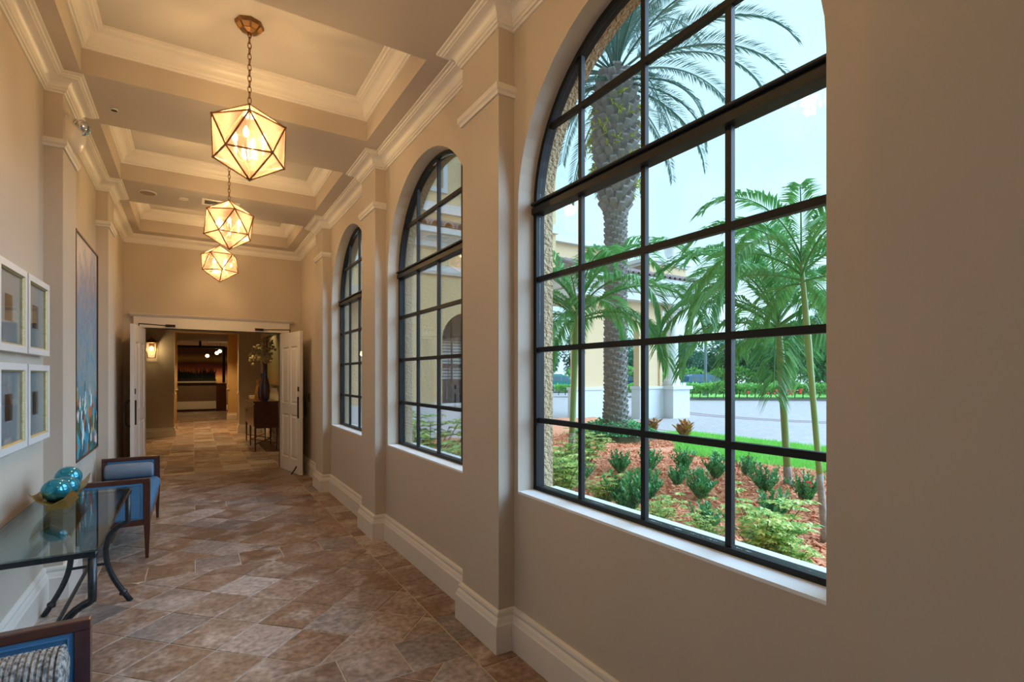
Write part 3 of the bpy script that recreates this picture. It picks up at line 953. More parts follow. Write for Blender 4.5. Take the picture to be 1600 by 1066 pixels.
soffit_disc('ceiling_speaker', 'round flush ceiling speaker on the soffit left of the vent', 'speaker', -0.43, 6.90, 0.085, mat('speaker_grille', (0.28, 0.22, 0.16), 0.8))
soffit_disc('smoke_detector', 'small round cream detector between speaker and vent', 'detector', -0.10, 6.93, 0.05, M['plastic'])
soffit_disc('sprinkler_cap', 'tiny round brown sprinkler cap on the near soffit beam', 'sprinkler', -0.51, 4.88, 0.022, M['hardware'])
v = thing('ceiling_vent', 'rectangular white louvred vent on the soffit above the middle pendant', 'vent', (0.27, 6.90, ZS))
m = MB()
for x0, x1, y0, y1 in ((0.08, 0.46, 6.79, 6.815), (0.08, 0.46, 6.985, 7.01), (0.08, 0.105, 6.815, 6.985), (0.435, 0.46, 6.815, 6.985)):
    m.box(x0, x1, y0, y1, ZS - 0.010, ZS)
m.build('vent_frame', M['vent'], v)
MB().box(0.105, 0.435, 6.815, 6.985, ZS - 0.003, ZS).build('backing', M['dark'], v)
for i in range(7):
    yy = 6.826 + i * 0.0235
    MB().add([(0.105, yy, ZS - 0.010), (0.435, yy, ZS - 0.010), (0.435, yy + 0.014, ZS - 0.003), (0.105, yy + 0.014, ZS - 0.003),
              (0.105, yy + 0.002, ZS - 0.010), (0.435, yy + 0.002, ZS - 0.010), (0.435, yy + 0.016, ZS - 0.003), (0.105, yy + 0.016, ZS - 0.003)],
             [(0, 1, 2, 3), (7, 6, 5, 4), (0, 4, 5, 1), (3, 2, 6, 7), (0, 3, 7, 4), (1, 5, 6, 2)]).build('louvre', M['vent'], v)

# emergency light high on the left pilaster
e = thing('emergency_light', 'cream half-round emergency light with chrome lamp high on the left pilaster', 'light', (XLP, 4.72, 3.2))
hs = MB()
prof = []
for i in range(13):
    w = pi * i / 12 - pi / 2
    prof.append((0.105 * cos(w) ** 0.7 if cos(w) > 1e-6 else 0.0, 0.125 * sin(w)))
n = 13
vs, fs = [], []
for i, (rr, zz) in enumerate(prof):
    for k in range(n):
        w = pi * k / (n - 1) - pi / 2
        vs.append((XLP + rr * 0.9 * cos(w), 4.73 + 1.15 * rr * sin(w), 3.20 + zz))
for i in range(len(prof) - 1):
    for k in range(n - 1):
        fs.append((i * n + k, i * n + k + 1, (i + 1) * n + k + 1, (i + 1) * n + k))
hs.add(vs, fs)
hs.build('housing', M['plastic'], e, smooth=True)
MB().box(XLP - 0.002, XLP + 0.010, 4.625, 4.835, 3.10, 3.30).build('back_plate', M['plastic'], e)
Mx = Matrix.Translation((XLP + 0.075, 4.67, 3.245)) @ Matrix.Rotation(radians(115), 4, 'X') @ Matrix.Rotation(radians(25), 4, 'Y')
lp = MB().lathe([(0.048, -0.02), (0.052, 0.02), (0.046, 0.024), (0.04, 0.014), (0.02, 0.0)], n=20, M=Mx).build('lamp_head', M['chrome'], e, smooth='auto')
MB().sphere((XLP + 0.078, 4.655, 3.25), 0.038, 14, 8).build('lens', M['chrome'], lp, smooth=True)

# light switch on the right wall by the doors
sw = thing('light_switch', 'small bronze switch plate on the wall behind the right door', 'switch', (XR, 8.35, 1.15))
MB().cbox(XR - 0.008, XR, 8.31, 8.39, 1.10, 1.22, 0.003).build('plate', M['hardware'], sw)
MB().box(XR - 0.014, XR - 0.008, 8.34, 8.36, 1.14, 1.18).build('toggle', M['hardware'], sw)

# ---------------------------------------------------------------- icosahedron pendants
PHI = (1 + sqrt(5)) / 2


def ico(R, turn):
    v = [(0, 0, R)]
    zz, rr = R / sqrt(5), 2 * R / sqrt(5)
    v += [(rr * cos(turn + 2 * pi * k / 5), rr * sin(turn + 2 * pi * k / 5), zz) for k in range(5)]
    v += [(rr * cos(turn + 2 * pi * (k + 0.5) / 5), rr * sin(turn + 2 * pi * (k + 0.5) / 5), -zz) for k in range(5)]
    v += [(0, 0, -R)]
    f = []
    for k in range(5):
        l = (k + 1) % 5
        f += [(0, 1 + k, 1 + l), (1 + k, 6 + k, 1 + l), (1 + l, 6 + k, 6 + l), (11, 6 + l, 6 + k)]
    return [Vector(p) for p in v], f


def pendant(x, y, turn, label):
    zc, R = 3.025, 0.247
    t = thing('pendant_lantern', label, 'pendant light', (x, y, zc), group='icosahedron pendants down the corridor')
    O = Vector((x, y, zc))
    V, F = ico(R, turn)
    E = sorted({tuple(sorted((f[i], f[(i + 1) % 3]))) for f in F for i in range(3)})
    m = MB()
    for a, b in E:
        m.tube([O + V[a], O + V[b]], 0.0062, 6)
    for p in V:
        m.sphere(O + p, 0.0095, 8, 6)
    m.build('lantern_frame', M['brass'], t)
    for f in F:
        c = sum((V[i] for i in f), Vector()) / 3
        nn = c.normalized()
        pts = [O + c + (V[i] - c) * 0.955 for i in f]
        MB().add([p + nn * 0.0012 for p in pts] + [p - nn * 0.0012 for p in pts], [(0, 1, 2), (5, 4, 3), (0, 3, 4, 1), (1, 4, 5, 2), (2, 5, 3, 0)]).build('glass_pane', M['lantern'], t)
    m = MB().tube([O + Vector((0, 0, R)), O + Vector((0, 0, -0.13))], 0.006, 8)
    m.sphere(O + Vector((0, 0, -0.12)), 0.018, 10, 8)
    for k in range(4):
        w = turn + 0.4 + k * pi / 2
        a = Vector((cos(w), sin(w), 0))
        m.tube([O + Vector((0, 0, -0.11)), O + a * 0.04 + Vector((0, 0, -0.135)), O + a * 0.08 + Vector((0, 0, -0.11)), O + a * 0.088 + Vector((0, 0, -0.08))], 0.005, 6)
    m.build('candle_arms', M['brass'], t)
    for k in range(4):
        w = turn + 0.4 + k * pi / 2
        a = O + Vector((cos(w), sin(w), 0)) * 0.088
        MB().lathe([(0.012, -0.08), (0.014, -0.078), (0.011, -0.07), (0.011, -0.01)], a, 10).build('candle_sleeve', M['candle'], t)
        MB().lathe([(0.006, -0.01), (0.016, 0.008), (0.019, 0.024), (0.014, 0.045), (0.004, 0.066)], a, 12).build('bulb', M['bulb'], t, smooth=True)
    # chain and canopy
    ztop = ZC - 0.055
    z0 = zc + R + 0.008
    n = 13
    step = (ztop - z0) / n
    m0 = MB()
    ln = step * 0.5 + 0.006
    pts = [(0.0105 * cos(2 * pi * i / 12), 0, ln * sin(2 * pi * i / 12)) for i in range(13)]
    m0.tube(pts, 0.0028, 6, cap=False)
    lk = None
    for i in range(n):
        zz = z0 + (i + 0.5) * step
        if lk is None:
            lk = MB()
            lk.add([(p[0] + x, p[1] + y, p[2] + zc) for p in m0.v], m0.f)
            lk = lk.build('chain_link', M['brass'], t)
            lk.location = (0, 0, zz - zc)
        else:
            child_copy(lk, t, (0, 0, zz - zc), (0, 0, (i % 2) * pi / 2 + 0.3))
    can = MB().lathe([(0.018, -0.062), (0.034, -0.056), (0.050, -0.05), (0.082, -0.022), (0.086, -0.016), (0.086, 0.0)], (x, y, ZC), 8).build('canopy', M['brass'], t)
    for k in range(8):
        w0, w1 = 2 * pi * (k + 0.12) / 8, 2 * pi * (k + 0.88) / 8
        MB().add([(x + 0.055 * cos(w0), y + 0.055 * sin(w0), ZC - 0.0475), (x + 0.055 * cos(w1), y + 0.055 * sin(w1), ZC - 0.0475),
                  (x + 0.079 * cos(w1), y + 0.079 * sin(w1), ZC - 0.0265), (x + 0.079 * cos(w0), y + 0.079 * sin(w0), ZC - 0.0265)], [(0, 1, 2, 3)]).build('canopy_facet', M['amber'], can)
    ld = bpy.data.lights.new('pendant_bulbs', 'POINT')
    ld.energy = PENDANT_W
    ld.color = (1.0, 0.78, 0.50)
    ld.shadow_soft_size = 0.05
    lo = bpy.data.objects.new('pendant_bulbs', ld)
    C.objects.link(lo)
    lo.location = (x, y, zc)
    return t


pendant(0.31, 3.76, 0.86, 'nearest and largest icosahedron glass pendant on a brass chain')
pendant(0.305, 5.93, 1.11, 'middle icosahedron glass pendant in front of the ceiling vent')
pendant(0.30, 8.06, 0.41, 'farthest and smallest icosahedron glass pendant near the double doors')
pendant(0.31, 1.58, 0.3, 'unseen icosahedron glass pendant added over the near end of the corridor, beside the largest window')  # out-of-frame pendant added to continue the row and light the near wall

# ---------------------------------------------------------------- pictures on the left wall
def picture(y0, y1, z0, z1, label):
    t = thing('framed_picture', label, 'picture', (XL, (y0 + y1) / 2, z0), group='four small framed prints')
    xw, xf = XL + 0.002, XL + 0.05
    fw = 0.045
    m = MB()
    # mitred frame with a sloped gold inner lip
    o = [(y0, z0), (y1, z0), (y1, z1), (y0, z1)]
    i = [(y0 + fw, z0 + fw), (y1 - fw, z0 + fw), (y1 - fw, z1 - fw), (y0 + fw, z1 - fw)]
    ii = [(y0 + fw * 0.80, z0 + fw * 0.80), (y1 - fw * 0.80, z0 + fw * 0.80), (y1 - fw * 0.80, z1 - fw * 0.80), (y0 + fw * 0.80, z1 - fw * 0.80)]
    ring_prism(m, o, ii, xw, xf)
    m.build('frame', M['picframe'], t)
    g = MB()
    vs = [(xf - 0.001, *p) for p in ii] + [(xf - 0.012, *p) for p in i] + [(xw + 0.004, *p) for p in ii] + [(xw + 0.004, *p) for p in i]
    fs = []
    for k in range(4):
        l = (k + 1) % 4
        fs += [(k, l, 4 + l, 4 + k), (8 + k, 12 + k, 12 + l, 8 + l), (4 + k, 4 + l, 12 + l, 12 + k), (k, 8 + k, 8 + l, l)]
    g.add(vs, fs)
    g.build('gold_lip', M['goldlip'], t)
    MB().box(xw, xw + 0.026, y0 + 0.03, y1 - 0.03, z0 + 0.03, z1 - 0.03).build('mat_board', M['paper'], t)
    yc, zc = (y0 + y1) / 2, (z0 + z1) / 2
    MB().box(xw + 0.026, xw + 0.028, yc - 0.062, yc + 0.062, zc - 0.07, zc + 0.07).build('print', M['print'], t)
    MB().box(xw + 0.030, xw + 0.033, y0 + fw * 0.8, y1 - fw * 0.8, z0 + fw * 0.8, z1 - fw * 0.8).build('glazing', M['picglass'], t)
    return t


picture(3.945, 4.445, 1.625, 2.085, 'white-framed print in the upper row, nearer the left pilaster')
picture(3.415, 3.915, 1.625, 2.085, 'white-framed print in the upper row, at the picture edge')
picture(3.945, 4.445, 1.10, 1.565, 'white-framed print in the lower row, nearer the left pilaster')
picture(3.415, 3.915, 1.10, 1.565, 'white-framed print in the lower row, behind the glass table')

t = thing('abstract_painting', 'tall abstract canvas in blues with white and orange dabs, dark frame', 'painting', (XL, 5.95, 0.79))
py0, py1, pz0, pz1 = 5.38, 6.50, 0.79, 2.69
m = MB()
rr_ = lambda d: [(py0 + d, pz0 + d), (py1 - d, pz0 + d), (py1 - d, pz1 - d), (py0 + d, pz1 - d)]
ring_prism(m, rr_(0), rr_(0.014), XL + 0.002, XL + 0.045)
m.build('frame', M['wood'], t)
MB().box(XL + 0.004, XL + 0.033, py0 + 0.014, py1 - 0.014, pz0 + 0.014, pz1 - 0.014).build('canvas', M['paint'], t)

# ---------------------------------------------------------------- glass console table
TX0, TX1, TY0, TY1, TZ = -0.80, -0.352, 2.81, 4.275, 0.758
t = thing('console_table', 'glass-topped console table on scrolled dark iron legs', 'table', ((TX0 + TX1) / 2, (TY0 + TY1) / 2, 0))
MB().cbox(TX0, TX1, TY0, TY1, TZ - 0.012, TZ, 0.003).build('glass_top', M['topglass'], t)
m = MB()
for x0, x1, y0, y1 in ((TX0 + 0.008, TX0 + 0.03, TY0 + 0.008, TY1 - 0.008), (TX1 - 0.03, TX1 - 0.008, TY0 + 0.008, TY1 - 0.008), (TX0 + 0.03, TX1 - 0.03, TY0 + 0.008, TY0 + 0.03), (TX0 + 0.03, TX1 - 0.03, TY1 - 0.03, TY1 - 0.008)):
    m.box(x0, x1, y0, y1, TZ - 0.036, TZ - 0.013)
m.build('top_rail', M['iron'], t)


def bez(P, n=8):
    out = []
    for i in range(n + 1):
        k = i / n
        q = [Vector(p) for p in P]
        while len(q) > 1:
            q = [q[j].lerp(q[j + 1], k) for j in range(len(q) - 1)]
        out.append(q[0])
    return out


for (x, sx) in ((TX1 - 0.02, -1), (TX0 + 0.02, 1)):
    for yy in (TY0 + 0.03, TY1 - 0.025):
        lg = MB()
        pts = [Vector((x, yy, TZ - 0.036)), Vector((x, yy, 0.56))]
        pts += bez([(x, yy, 0.53), (x + sx * 0.02, yy, 0.515), (x + sx * 0.09, yy, 0.51), (x + sx * 0.125, yy, 0.42), (x + sx * 0.115, yy, 0.32)], 8)
        pts += bez([(x + sx * 0.11, yy, 0.28), (x + sx * 0.095, yy, 0.19), (x + sx * 0.04, yy, 0.09), (x + sx * -0.015, yy, 0.0)], 7)
        lg.tube(pts, 0.0165, 8)
        o = lg.build('leg', M['iron'], t, smooth=True)
        d = (pts[-1] - pts[-2]).normalized()
        b_ = pts[-1] - d * 0.075
        MB().tube([b_ - d * 0.012, b_, b_ + d * 0.012], [0.020, 0.026, 0.020], 8).build('foot_collar', M['iron'], o)
        MB().sphere((x, yy, TZ - 0.03), 0.022, 10, 6).build('boss', M['iron'], o, smooth=True)
for yy in (TY0 + 0.03, TY1 - 0.025):
    MB().tube([(TX0 + 0.13, yy, 0.27), (TX1 - 0.13, yy, 0.27)], 0.009, 8).build('cross_stretcher', M['iron'], t)
MB().tube([((TX0 + TX1) / 2, TY0 + 0.03, 0.27), ((TX0 + TX1) / 2, TY1 - 0.025, 0.27)], 0.010, 8).build('long_stretcher', M['iron'], t)

# boat-shaped gold tray with turquoise balls
tx, ty = -0.645, 3.90
t = thing('gold_tray', 'gold boat-shaped footed tray holding turquoise balls on the glass table', 'tray', (tx, ty, TZ))
m = MB()
nu = 9
prof = [(-0.095, 0.085), (-0.06, 0.052), (0, 0.042), (0.06, 0.052), (0.095, 0.085)]
vs, fs = [], []
for s, off in ((0, 0.0), (1, 0.006)):
    for i in range(nu):
        u = -1 + 2 * i / (nu - 1)
        for w, z in prof:
            lift = 0.030 * abs(u) ** 3 * (0.4 + abs(w) / 0.095)
            vs.append((tx + w * (1 - 0.10 * abs(u) ** 2), ty + 0.30 * u, TZ + z + lift - (0.0 if s else 0.008)))
k = len(prof)
for s in (0, 1):
    for i in range(nu - 1):
        for j in range(k - 1):
            q = (s * nu * k + i * k + j, s * nu * k + i * k + j + 1, s * nu * k + (i + 1) * k + j + 1, s * nu * k + (i + 1) * k + j)
            fs.append(q if s else q[::-1])
nn = nu * k
for i in range(nu - 1):
    for j in (0, k - 1):
        fs.append((i * k + j, (i + 1) * k + j, nn + (i + 1) * k + j, nn + i * k + j))
for i in (0, nu - 1):
    for j in range(k - 1):
        fs.append((i * k + j, i * k + j + 1, nn + i * k + j + 1, nn + i * k + j))
m.add(vs, fs)
m.build('bowl', M['gold'], t)
MB().prism([(tx - 0.05, TZ), (tx + 0.05, TZ), (tx + 0.035, TZ + 0.04), (tx - 0.035, TZ + 0.04)], 'y', ty - 0.15, ty + 0.15).build('foot', M['gold'], t)
BL = ['turquoise ball at the near end of the gold tray', 'turquoise ball second from the near end of the tray', 'turquoise ball third along the gold tray', 'turquoise ball at the far end, topmost on the tray']
for i, (bx_, by_, bz_, br_) in enumerate(((0.0, -0.17, 0.045, 0.066), (0.018, -0.035, 0.043, 0.060), (0.02, 0.075, 0.043, 0.050), (-0.005, 0.185, 0.055, 0.068))):
    o = MB().sphere((0, 0, 0), br_, 24, 16, (1, 1, 0.97)).build('decor_ball', M['ball'], None, smooth=True)
    o.location = (tx + bx_, ty + by_, TZ + bz_ + br_ * 0.97)
    tag(o, BL[i], 'ball', 'turquoise balls in the tray')


# ---------------------------------------------------------------- upholstered benches
def bench(y0, y1, label, bol_mat, near_bolster):
    x0, x1 = -0.79, -0.305
    t = thing('upholstered_bench', label, 'bench', ((x0 + x1) / 2, (y0 + y1) / 2, 0), group='blue benches along the left wall')
    fw = 0.042
    for k, yy in enumerate((y0, y1 - fw)):
        for xx in (x0, x1 - fw):
            lg = MB()
            tp = 0.010
            lg.add([(xx + tp, yy + tp, 0), (xx + fw - tp, yy + tp, 0), (xx + fw - tp, yy + fw - tp, 0), (xx + tp, yy + fw - tp, 0),
                    (xx, yy, 0.28), (xx + fw, yy, 0.28), (xx + fw, yy + fw, 0.28), (xx, yy + fw, 0.28),
                    (xx, yy, 0.62), (xx + fw, yy, 0.62), (xx + fw, yy + fw, 0.62), (xx, yy + fw, 0.62)],
                   [(3, 2, 1, 0), (8, 9, 10, 11)] + [(a + i, a + (i + 1) % 4, a + 4 + (i + 1) % 4, a + 4 + i) for a in (0, 4) for i in range(4)])
            lg.build('leg', M['wood'], t)
        ar = MB().cbox(x0, x1, yy, yy + fw, 0.62, 0.655, 0.005).build('arm_rail', M['wood'], t)
        pn = MB().cbox(x0 + fw, x1 - fw, yy + 0.006, yy + fw - 0.006, 0.32, 0.62, 0.008).build('arm_panel', M['blue'], t)
        pp = MB()
        for s in (yy + 0.005, yy + fw - 0.005):
            a, b, c_, d_ = x0 + fw + 0.018, x1 - fw - 0.018, 0.338, 0.602
            pp.tube([(a, s, c_), (b, s, c_), (b, s, d_), (a, s, d_), (a, s, c_)], 0.004, 6)
        pp.build('piping', M['blue'], pn)
        MB().cbox(x0 + fw, x1 - fw, yy + 0.002, yy + fw - 0.002, 0.275, 0.32, 0.004).build('lower_rail', M['wood'], t)
    m = MB().box(x0 + 0.005, x0 + 0.035, y0 + fw, y1 - fw, 0.275, 0.335).box(x1 - 0.035, x1 - 0.005, y0 + fw, y1 - fw, 0.275, 0.335)
    m.build('seat_rail', M['wood'], t)
    bm = bmesh.new()
    bmesh.ops.create_cube(bm, size=1)
    for v_ in bm.verts:
        v_.co = Vector(((x0 + x1) / 2 + 0.006 + v_.co.x * (x1 - x0 + 0.0), (y0 + y1) / 2 + v_.co.y * (y1 - y0 - 2 * fw - 0.004), 0.39 + v_.co.z * 0.12))
    bmesh.ops.bevel(bm, geom=bm.edges[:], offset=0.05, segments=4, affect='EDGES', profile=0.5)
    MB().bm(bm).build('seat_cushion', M['blue'], t, smooth=True)
    for end in ((1,) if not near_bolster else (1,)):
        by = y1 - fw - 0.078
        r, xa, xb = 0.078, x0 + 0.035, x1 - 0.05
        prof = [(0.002, xa), (r * 0.72, xa), (r * 0.92, xa + 0.010), (r, xa + 0.035), (r * 1.02, (xa + xb) / 2), (r, xb - 0.035), (r * 0.92, xb - 0.010), (r * 0.72, xb), (0.002, xb)]
        Mx = Matrix.Translation((0, by, 0.45 + r)) @ Matrix.Rotation(pi / 2, 4, 'Y')
        b = MB().lathe(prof, n=28, M=Mx).build('bolster', bol_mat, t, smooth='auto')
        if near_bolster:
            wv = MB()
            nw = 26
            for i in range(nw):
                xx = xa + 0.012 + (xb - xa - 0.024) * i / (nw - 1)
                pts = [(xx, by + (r + 0.002) * cos(2 * pi * j / 24), 0.45 + r + (r + 0.002) * sin(2 * pi * j / 24)) for j in range(25)]
                wv.tube(pts, 0.0055, 5, cap=False)
            wv.build('yarn_cord', M['weave'], b, kind='stuff')
    return t


bench(5.155, 6.61, 'blue upholstered bench with grey-blue bolster beyond the glass table', M['bolster'], False)
bench(0.90, 2.325, 'blue upholstered bench with woven grey bolster in the near left corner', M['weave'], True)

# ---------------------------------------------------------------- lobby beyond the doors
LZ = 2.95
lf = MB().box(-4.0, 3.2, YE + 0.15, 30.2, -0.15, -0.006).build('floor_lobby', M['grout'], kind='structure')
lf['label'] = 'golden brown tiled floor of the lobby and passage'
ft = MB()
for i in range(-9, 12):
    y = YE + 0.15
    j = 0
    while y < 29.5:
        x = 0.005 + i * 0.4
        tile_shape(ft, rect(x, x + 0.4, y + (0.2 if i % 2 else 0), y + 0.4 + (0.2 if i % 2 else 0)))
        y += 0.4
ft.build('tile_field', M['tile'], lf, kind='stuff')
lw = MB().box(-4.0, -0.41, 15.1, 15.28, 0, LZ).box(1.0, 1.55, 15.1, 15.28, 0, LZ).box(-0.41, 1.0, 15.1, 15.28, 2.58, LZ)
lw.build('wall_lobby', M['lobbywall'], kind='structure')['label'] = 'pale grey lobby wall with a wide opening to the passage'
MB().box(1.51, 1.66, YE + 0.15, 14.0, 0, LZ).box(1.51, 1.66, 14.75, 15.1, 0, LZ).box(1.51, 1.66, 14.0, 14.75, 2.2, LZ).build('wall_lobby_right', M['lobbywall'], kind='structure')['label'] = 'lobby side wall behind the sideboard'
MB().box(-4.15, -4.0, YE + 0.15, 15.1, 0, LZ).build('wall_lobby_left', M['lobbywall'], kind='structure')['label'] = 'far lobby side wall hidden by the door'
MB().box(-4.0, XL - 0.15, YE, YE + 0.15, 0, LZ).build('wall_lobby_near', M['lobbywall'], kind='structure')['label'] = 'lobby wall backing onto the corridor'
MB().box(-4.15, 3.2, YE + 0.15, 30.2, LZ, LZ + 0.15).build('ceiling_lobby', M['soffit'], kind='structure')['label'] = 'flat lobby and passage ceiling'
MB().sweep(base, [(1.51, YE + 0.2), (1.51, 14.0)]).build('baseboard_lobby_right', M['trim'], kind='structure')['label'] = 'cream baseboard behind the sideboard'
MB().sweep(base, [(1.51, 15.1), (1.0, 15.1), (1.0, 15.28)]).build('baseboard_lobby_pier', M['trim'], kind='structure')['label'] = 'cream baseboard on the pier right of the passage'
MB().sweep(base, [(-0.41, 15.28), (-0.41, 15.1), (-4.0, 15.1)]).build('baseboard_lobby_left', M['trim'], kind='structure')['label'] = 'cream baseboard under the lantern sconce'
ps = MB()
for y0, y1 in ((15.28, 19.9),):
    ps.box(-0.80, -0.65, y0, y1, 0, LZ).box(1.25, 1.40, y0, y1, 0, LZ)
ps.build('wall_passage', M['yellowwall'], kind='structure')['label'] = 'golden plaster side walls of the passage'
pa = MB().box(-0.80, -0.47, 19.9, 20.15, 0, LZ).box(0.99, 1.40, 19.9, 20.15, 0, LZ).box(-0.47, 0.99, 19.9, 20.15, 2.9, LZ)
pa.box(-4.0, -0.80, 19.9, 20.15, 0, LZ).box(1.40, 3.2, 19.9, 20.15, 0, LZ)
pa.build('wall_passage_end', M['yellowwall'], kind='structure')['label'] = 'golden wall with the second opening towards the bar'
MB().sweep(base, [(1.25, 19.9), (0.99, 19.9), (0.99, 20.15)]).build('baseboard_passage', M['trim'], kind='structure')['label'] = 'cream baseboard at the second opening'
for k, (x, y0_, y1_) in enumerate(((-0.41, 15.1, 15.28), (1.0, 15.1, 15.28), (-0.47, 19.9, 20.15), (0.99, 19.9, 20.15))):
    s = 1 if x < 0 else -1
    m = MB().box(min(x, x + s * 0.012), max(x, x + s * 0.012), y0_ - 0.012, y1_, 1.06, 2.58)
    m.box(min(x - s * .03, x + s * 0.03), max(x - s * .03, x + s * 0.03), y0_ - 0.03, y1_ + 0.02, 1.02, 1.06)
    m.build('trim_%d' % (k + 3), M['trim'], kind='structure')['label'] = ['cream corner trim left of the passage mouth', 'cream corner trim right of the passage mouth', 'cream corner trim left of the bar opening', 'cream corner trim right of the bar opening'][k]
MB().box(-4.0, 3.2, 30.0, 30.2, 0, LZ).build('wall_bar', M['barback'], kind='structure')['label'] = 'dim bar wall banded in rust and ochre'
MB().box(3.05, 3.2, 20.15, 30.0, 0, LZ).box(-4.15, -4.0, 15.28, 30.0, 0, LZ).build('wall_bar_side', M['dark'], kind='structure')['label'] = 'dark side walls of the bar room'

t = thing('bar_counter', 'bar counter with pale stone top and plain brown front', 'counter', (0.2, 25.3, 0))
MB().box(-1.6, 0.82, 25.05, 25.6, 0, 1.20).build('front', M['barfront'], t)
MB().box(-1.7, 0.86, 24.95, 25.7, 1.20, 1.255).build('top', M['marble'], t)
MB().box(-1.6, 0.82, 25.0, 25.05, 0.1, 0.42).build('kick_panel', M['trim'], t)
t = thing('bar_post', 'dark wood pier at the right end of the bar', 'post', (1.0, 25.0, 0))
MB().box(0.80, 1.17, 24.8, 25.6, 0, 1.14).build('pier', M['wood'], t)
MB().box(0.78, 1.19, 24.78, 25.62, 1.14, 1.17).build('cap', M['wood'], t)
t = thing('overhead_rack', 'black steel rack standing above the bar', 'rack', (0.3, 25.4, 1.255))
MB().box(-1.5, 1.15, 25.35, 25.45, 2.66, 2.76).build('rail', M['black'], t)
MB().box(0.18, 0.28, 25.35, 25.45, 2.76, LZ).build('hanger', M['black'], t)
MB().box(1.05, 1.15, 25.35, 25.45, 1.18, 2.66).build('upright', M['black'], t)
t = thing('grass_planter', 'row of dark spiky grass along the bar top', 'plant', (-0.2, 25.3, 1.255))
MB().box(-1.2, 0.80, 25.2, 25.45, 1.255, 1.36).build('trough', M['black'], t)
n = 900
bx_ = rng.uniform(-1.18, 0.78, n); by_ = rng.uniform(25.22, 25.43, n); hh = rng.uniform(0.22, 0.55, n); lx = rng.normal(0, 0.10, n); ly = rng.normal(0, 0.08, n)
vs, fs = [], []
for i in range(n):
    k = len(vs)
    vs += [(bx_[i] - 0.012, by_[i], 1.35), (bx_[i] + 0.012, by_[i], 1.35), (bx_[i] + lx[i], by_[i] + ly[i], 1.35 + hh[i])]
    fs.append((k, k + 1, k + 2))
link('foliage', vs, fs, M['planter'], t, kind='stuff')
for i, (x, z, lab) in enumerate(((0.50, 2.35, 'lowest glowing globe bulb hanging over the bar'), (0.86, 2.48, 'middle glowing globe bulb hanging over the bar'), (0.97, 2.56, 'highest glowing globe bulb by the bar upright'))):
    t = thing('globe_bulb', lab, 'bulb', (x, 25.9, z), 'globe bulbs over the bar')
    MB().sphere((x, 25.9, z), 0.075, 14, 10).build('globe', emit('globe_glow_%d' % i, (1.0, 0.72, 0.34), 5.0), t, smooth=True)
    MB().tube([(x, 25.9, z + 0.07), (x, 25.9, LZ)], 0.006, 6).build('cord', M['black'], t)


# lantern sconce
sx_, sy_, sz_ = -0.86, 14.96, 2.12
t = thing('wall_lantern', 'small brass lantern sconce glowing on the lobby wall', 'lantern', (sx_, 15.1, sz_))
MB().box(sx_ - 0.05, sx_ + 0.05, 15.08, 15.1, sz_ - 0.05, sz_ + 0.22).build('back_plate', M['brass'], t)
MB().tube([(sx_, 15.08, sz_ + 0.16), (sx_, 15.0, sz_ + 0.30), (sx_, sy_, sz_ + 0.28)], 0.01, 6).build('bracket', M['brass'], t)
m = MB()
tb, bb = 0.115, 0.075
for a, b in ((1, 1), (1, -1), (-1, -1), (-1, 1)):
    m.tube([(sx_ + a * tb, sy_ + b * tb, sz_ + 0.16), (sx_ + a * bb, sy_ + b * bb, sz_ - 0.20)], 0.008, 6)
for r_, z_ in ((tb, 0.16), (bb, -0.20)):
    for a, b, c_, d_ in ((1, 1, 1, -1), (1, -1, -1, -1), (-1, -1, -1, 1), (-1, 1, 1, 1)):
        m.tube([(sx_ + a * r_, sy_ + b * r_, sz_ + z_), (sx_ + c_ * r_, sy_ + d_ * r_, sz_ + z_)], 0.008, 6)
m.add([(sx_ + a * tb * 1.15, sy_ + b * tb * 1.15, sz_ + 0.165) for a, b in ((1, 1), (1, -1), (-1, -1), (-1, 1))] + [(sx_, sy_, sz_ + 0.28)], [(0, 1, 4), (1, 2, 4), (2, 3, 4), (3, 0, 4), (3, 2, 1, 0)])
m.build('cage', M['brass'], t)
MB().sphere((sx_, sy_, sz_ + 0.02), 0.035, 12, 8, (1, 1, 1.6)).build('bulb', emit('sconce_glow', (1, 0.72, 0.34), 22), t, smooth=True)


def lamp(name, kind, loc, energy, col=(1.0, 0.64, 0.28), size=0.05, rot=None, spot=None):
    ld = bpy.data.lights.new(name, kind)
    ld.energy = energy
    ld.color = col
    ld.shadow_soft_size = size
    if spot:
        ld.spot_size, ld.spot_blend = spot
    o = bpy.data.objects.new(name, ld)
    C.objects.link(o)
    o.location = loc
    if rot:
        o.rotation_euler = rot
    return o


lamp('sconce_light', 'POINT', (sx_, sy_ - 0.02, sz_), 9)
DL = ['recessed downlight in the passage ceiling, left of centre', 'recessed downlight in the passage ceiling, right of centre', 'recessed downlight deeper in the passage', 'recessed downlight over the lobby floor', 'recessed downlight over the sideboard', 'recessed downlight above the bar front', 'added downlight brightening the bar wall, left', 'added downlight brightening the bar wall, right']
for i, (x, y, wt) in enumerate(((-0.1, 15.9, 150), (0.65, 15.95, 170), (0.3, 18.8, 150), (0.0, 11.8, 80), (1.05, 12.4, 90), (0.2, 23.6, 110), (-0.3, 28.6, 260), (0.9, 28.6, 260))):  # the last two are added to brighten the bar wall bands
    t = thing('downlight', DL[i], 'light', (x, y, LZ), 'recessed lobby downlights')
    MB().lathe([(0.075, 0), (0.075, -0.008), (0.06, -0.010), (0.055, -0.004)], (x, y, LZ), 18).build('ring', M['vent'], t)
    MB().lathe([(0.054, -0.001), (0.054, -0.003)], (x, y, LZ), 18).build('lens', emit('downlight_glow_%d' % i, (1, 0.75, 0.42), 4), t)
    lamp('downlight_beam', 'SPOT', (x, y, LZ - 0.03), wt, spot=(radians(110), 0.5))

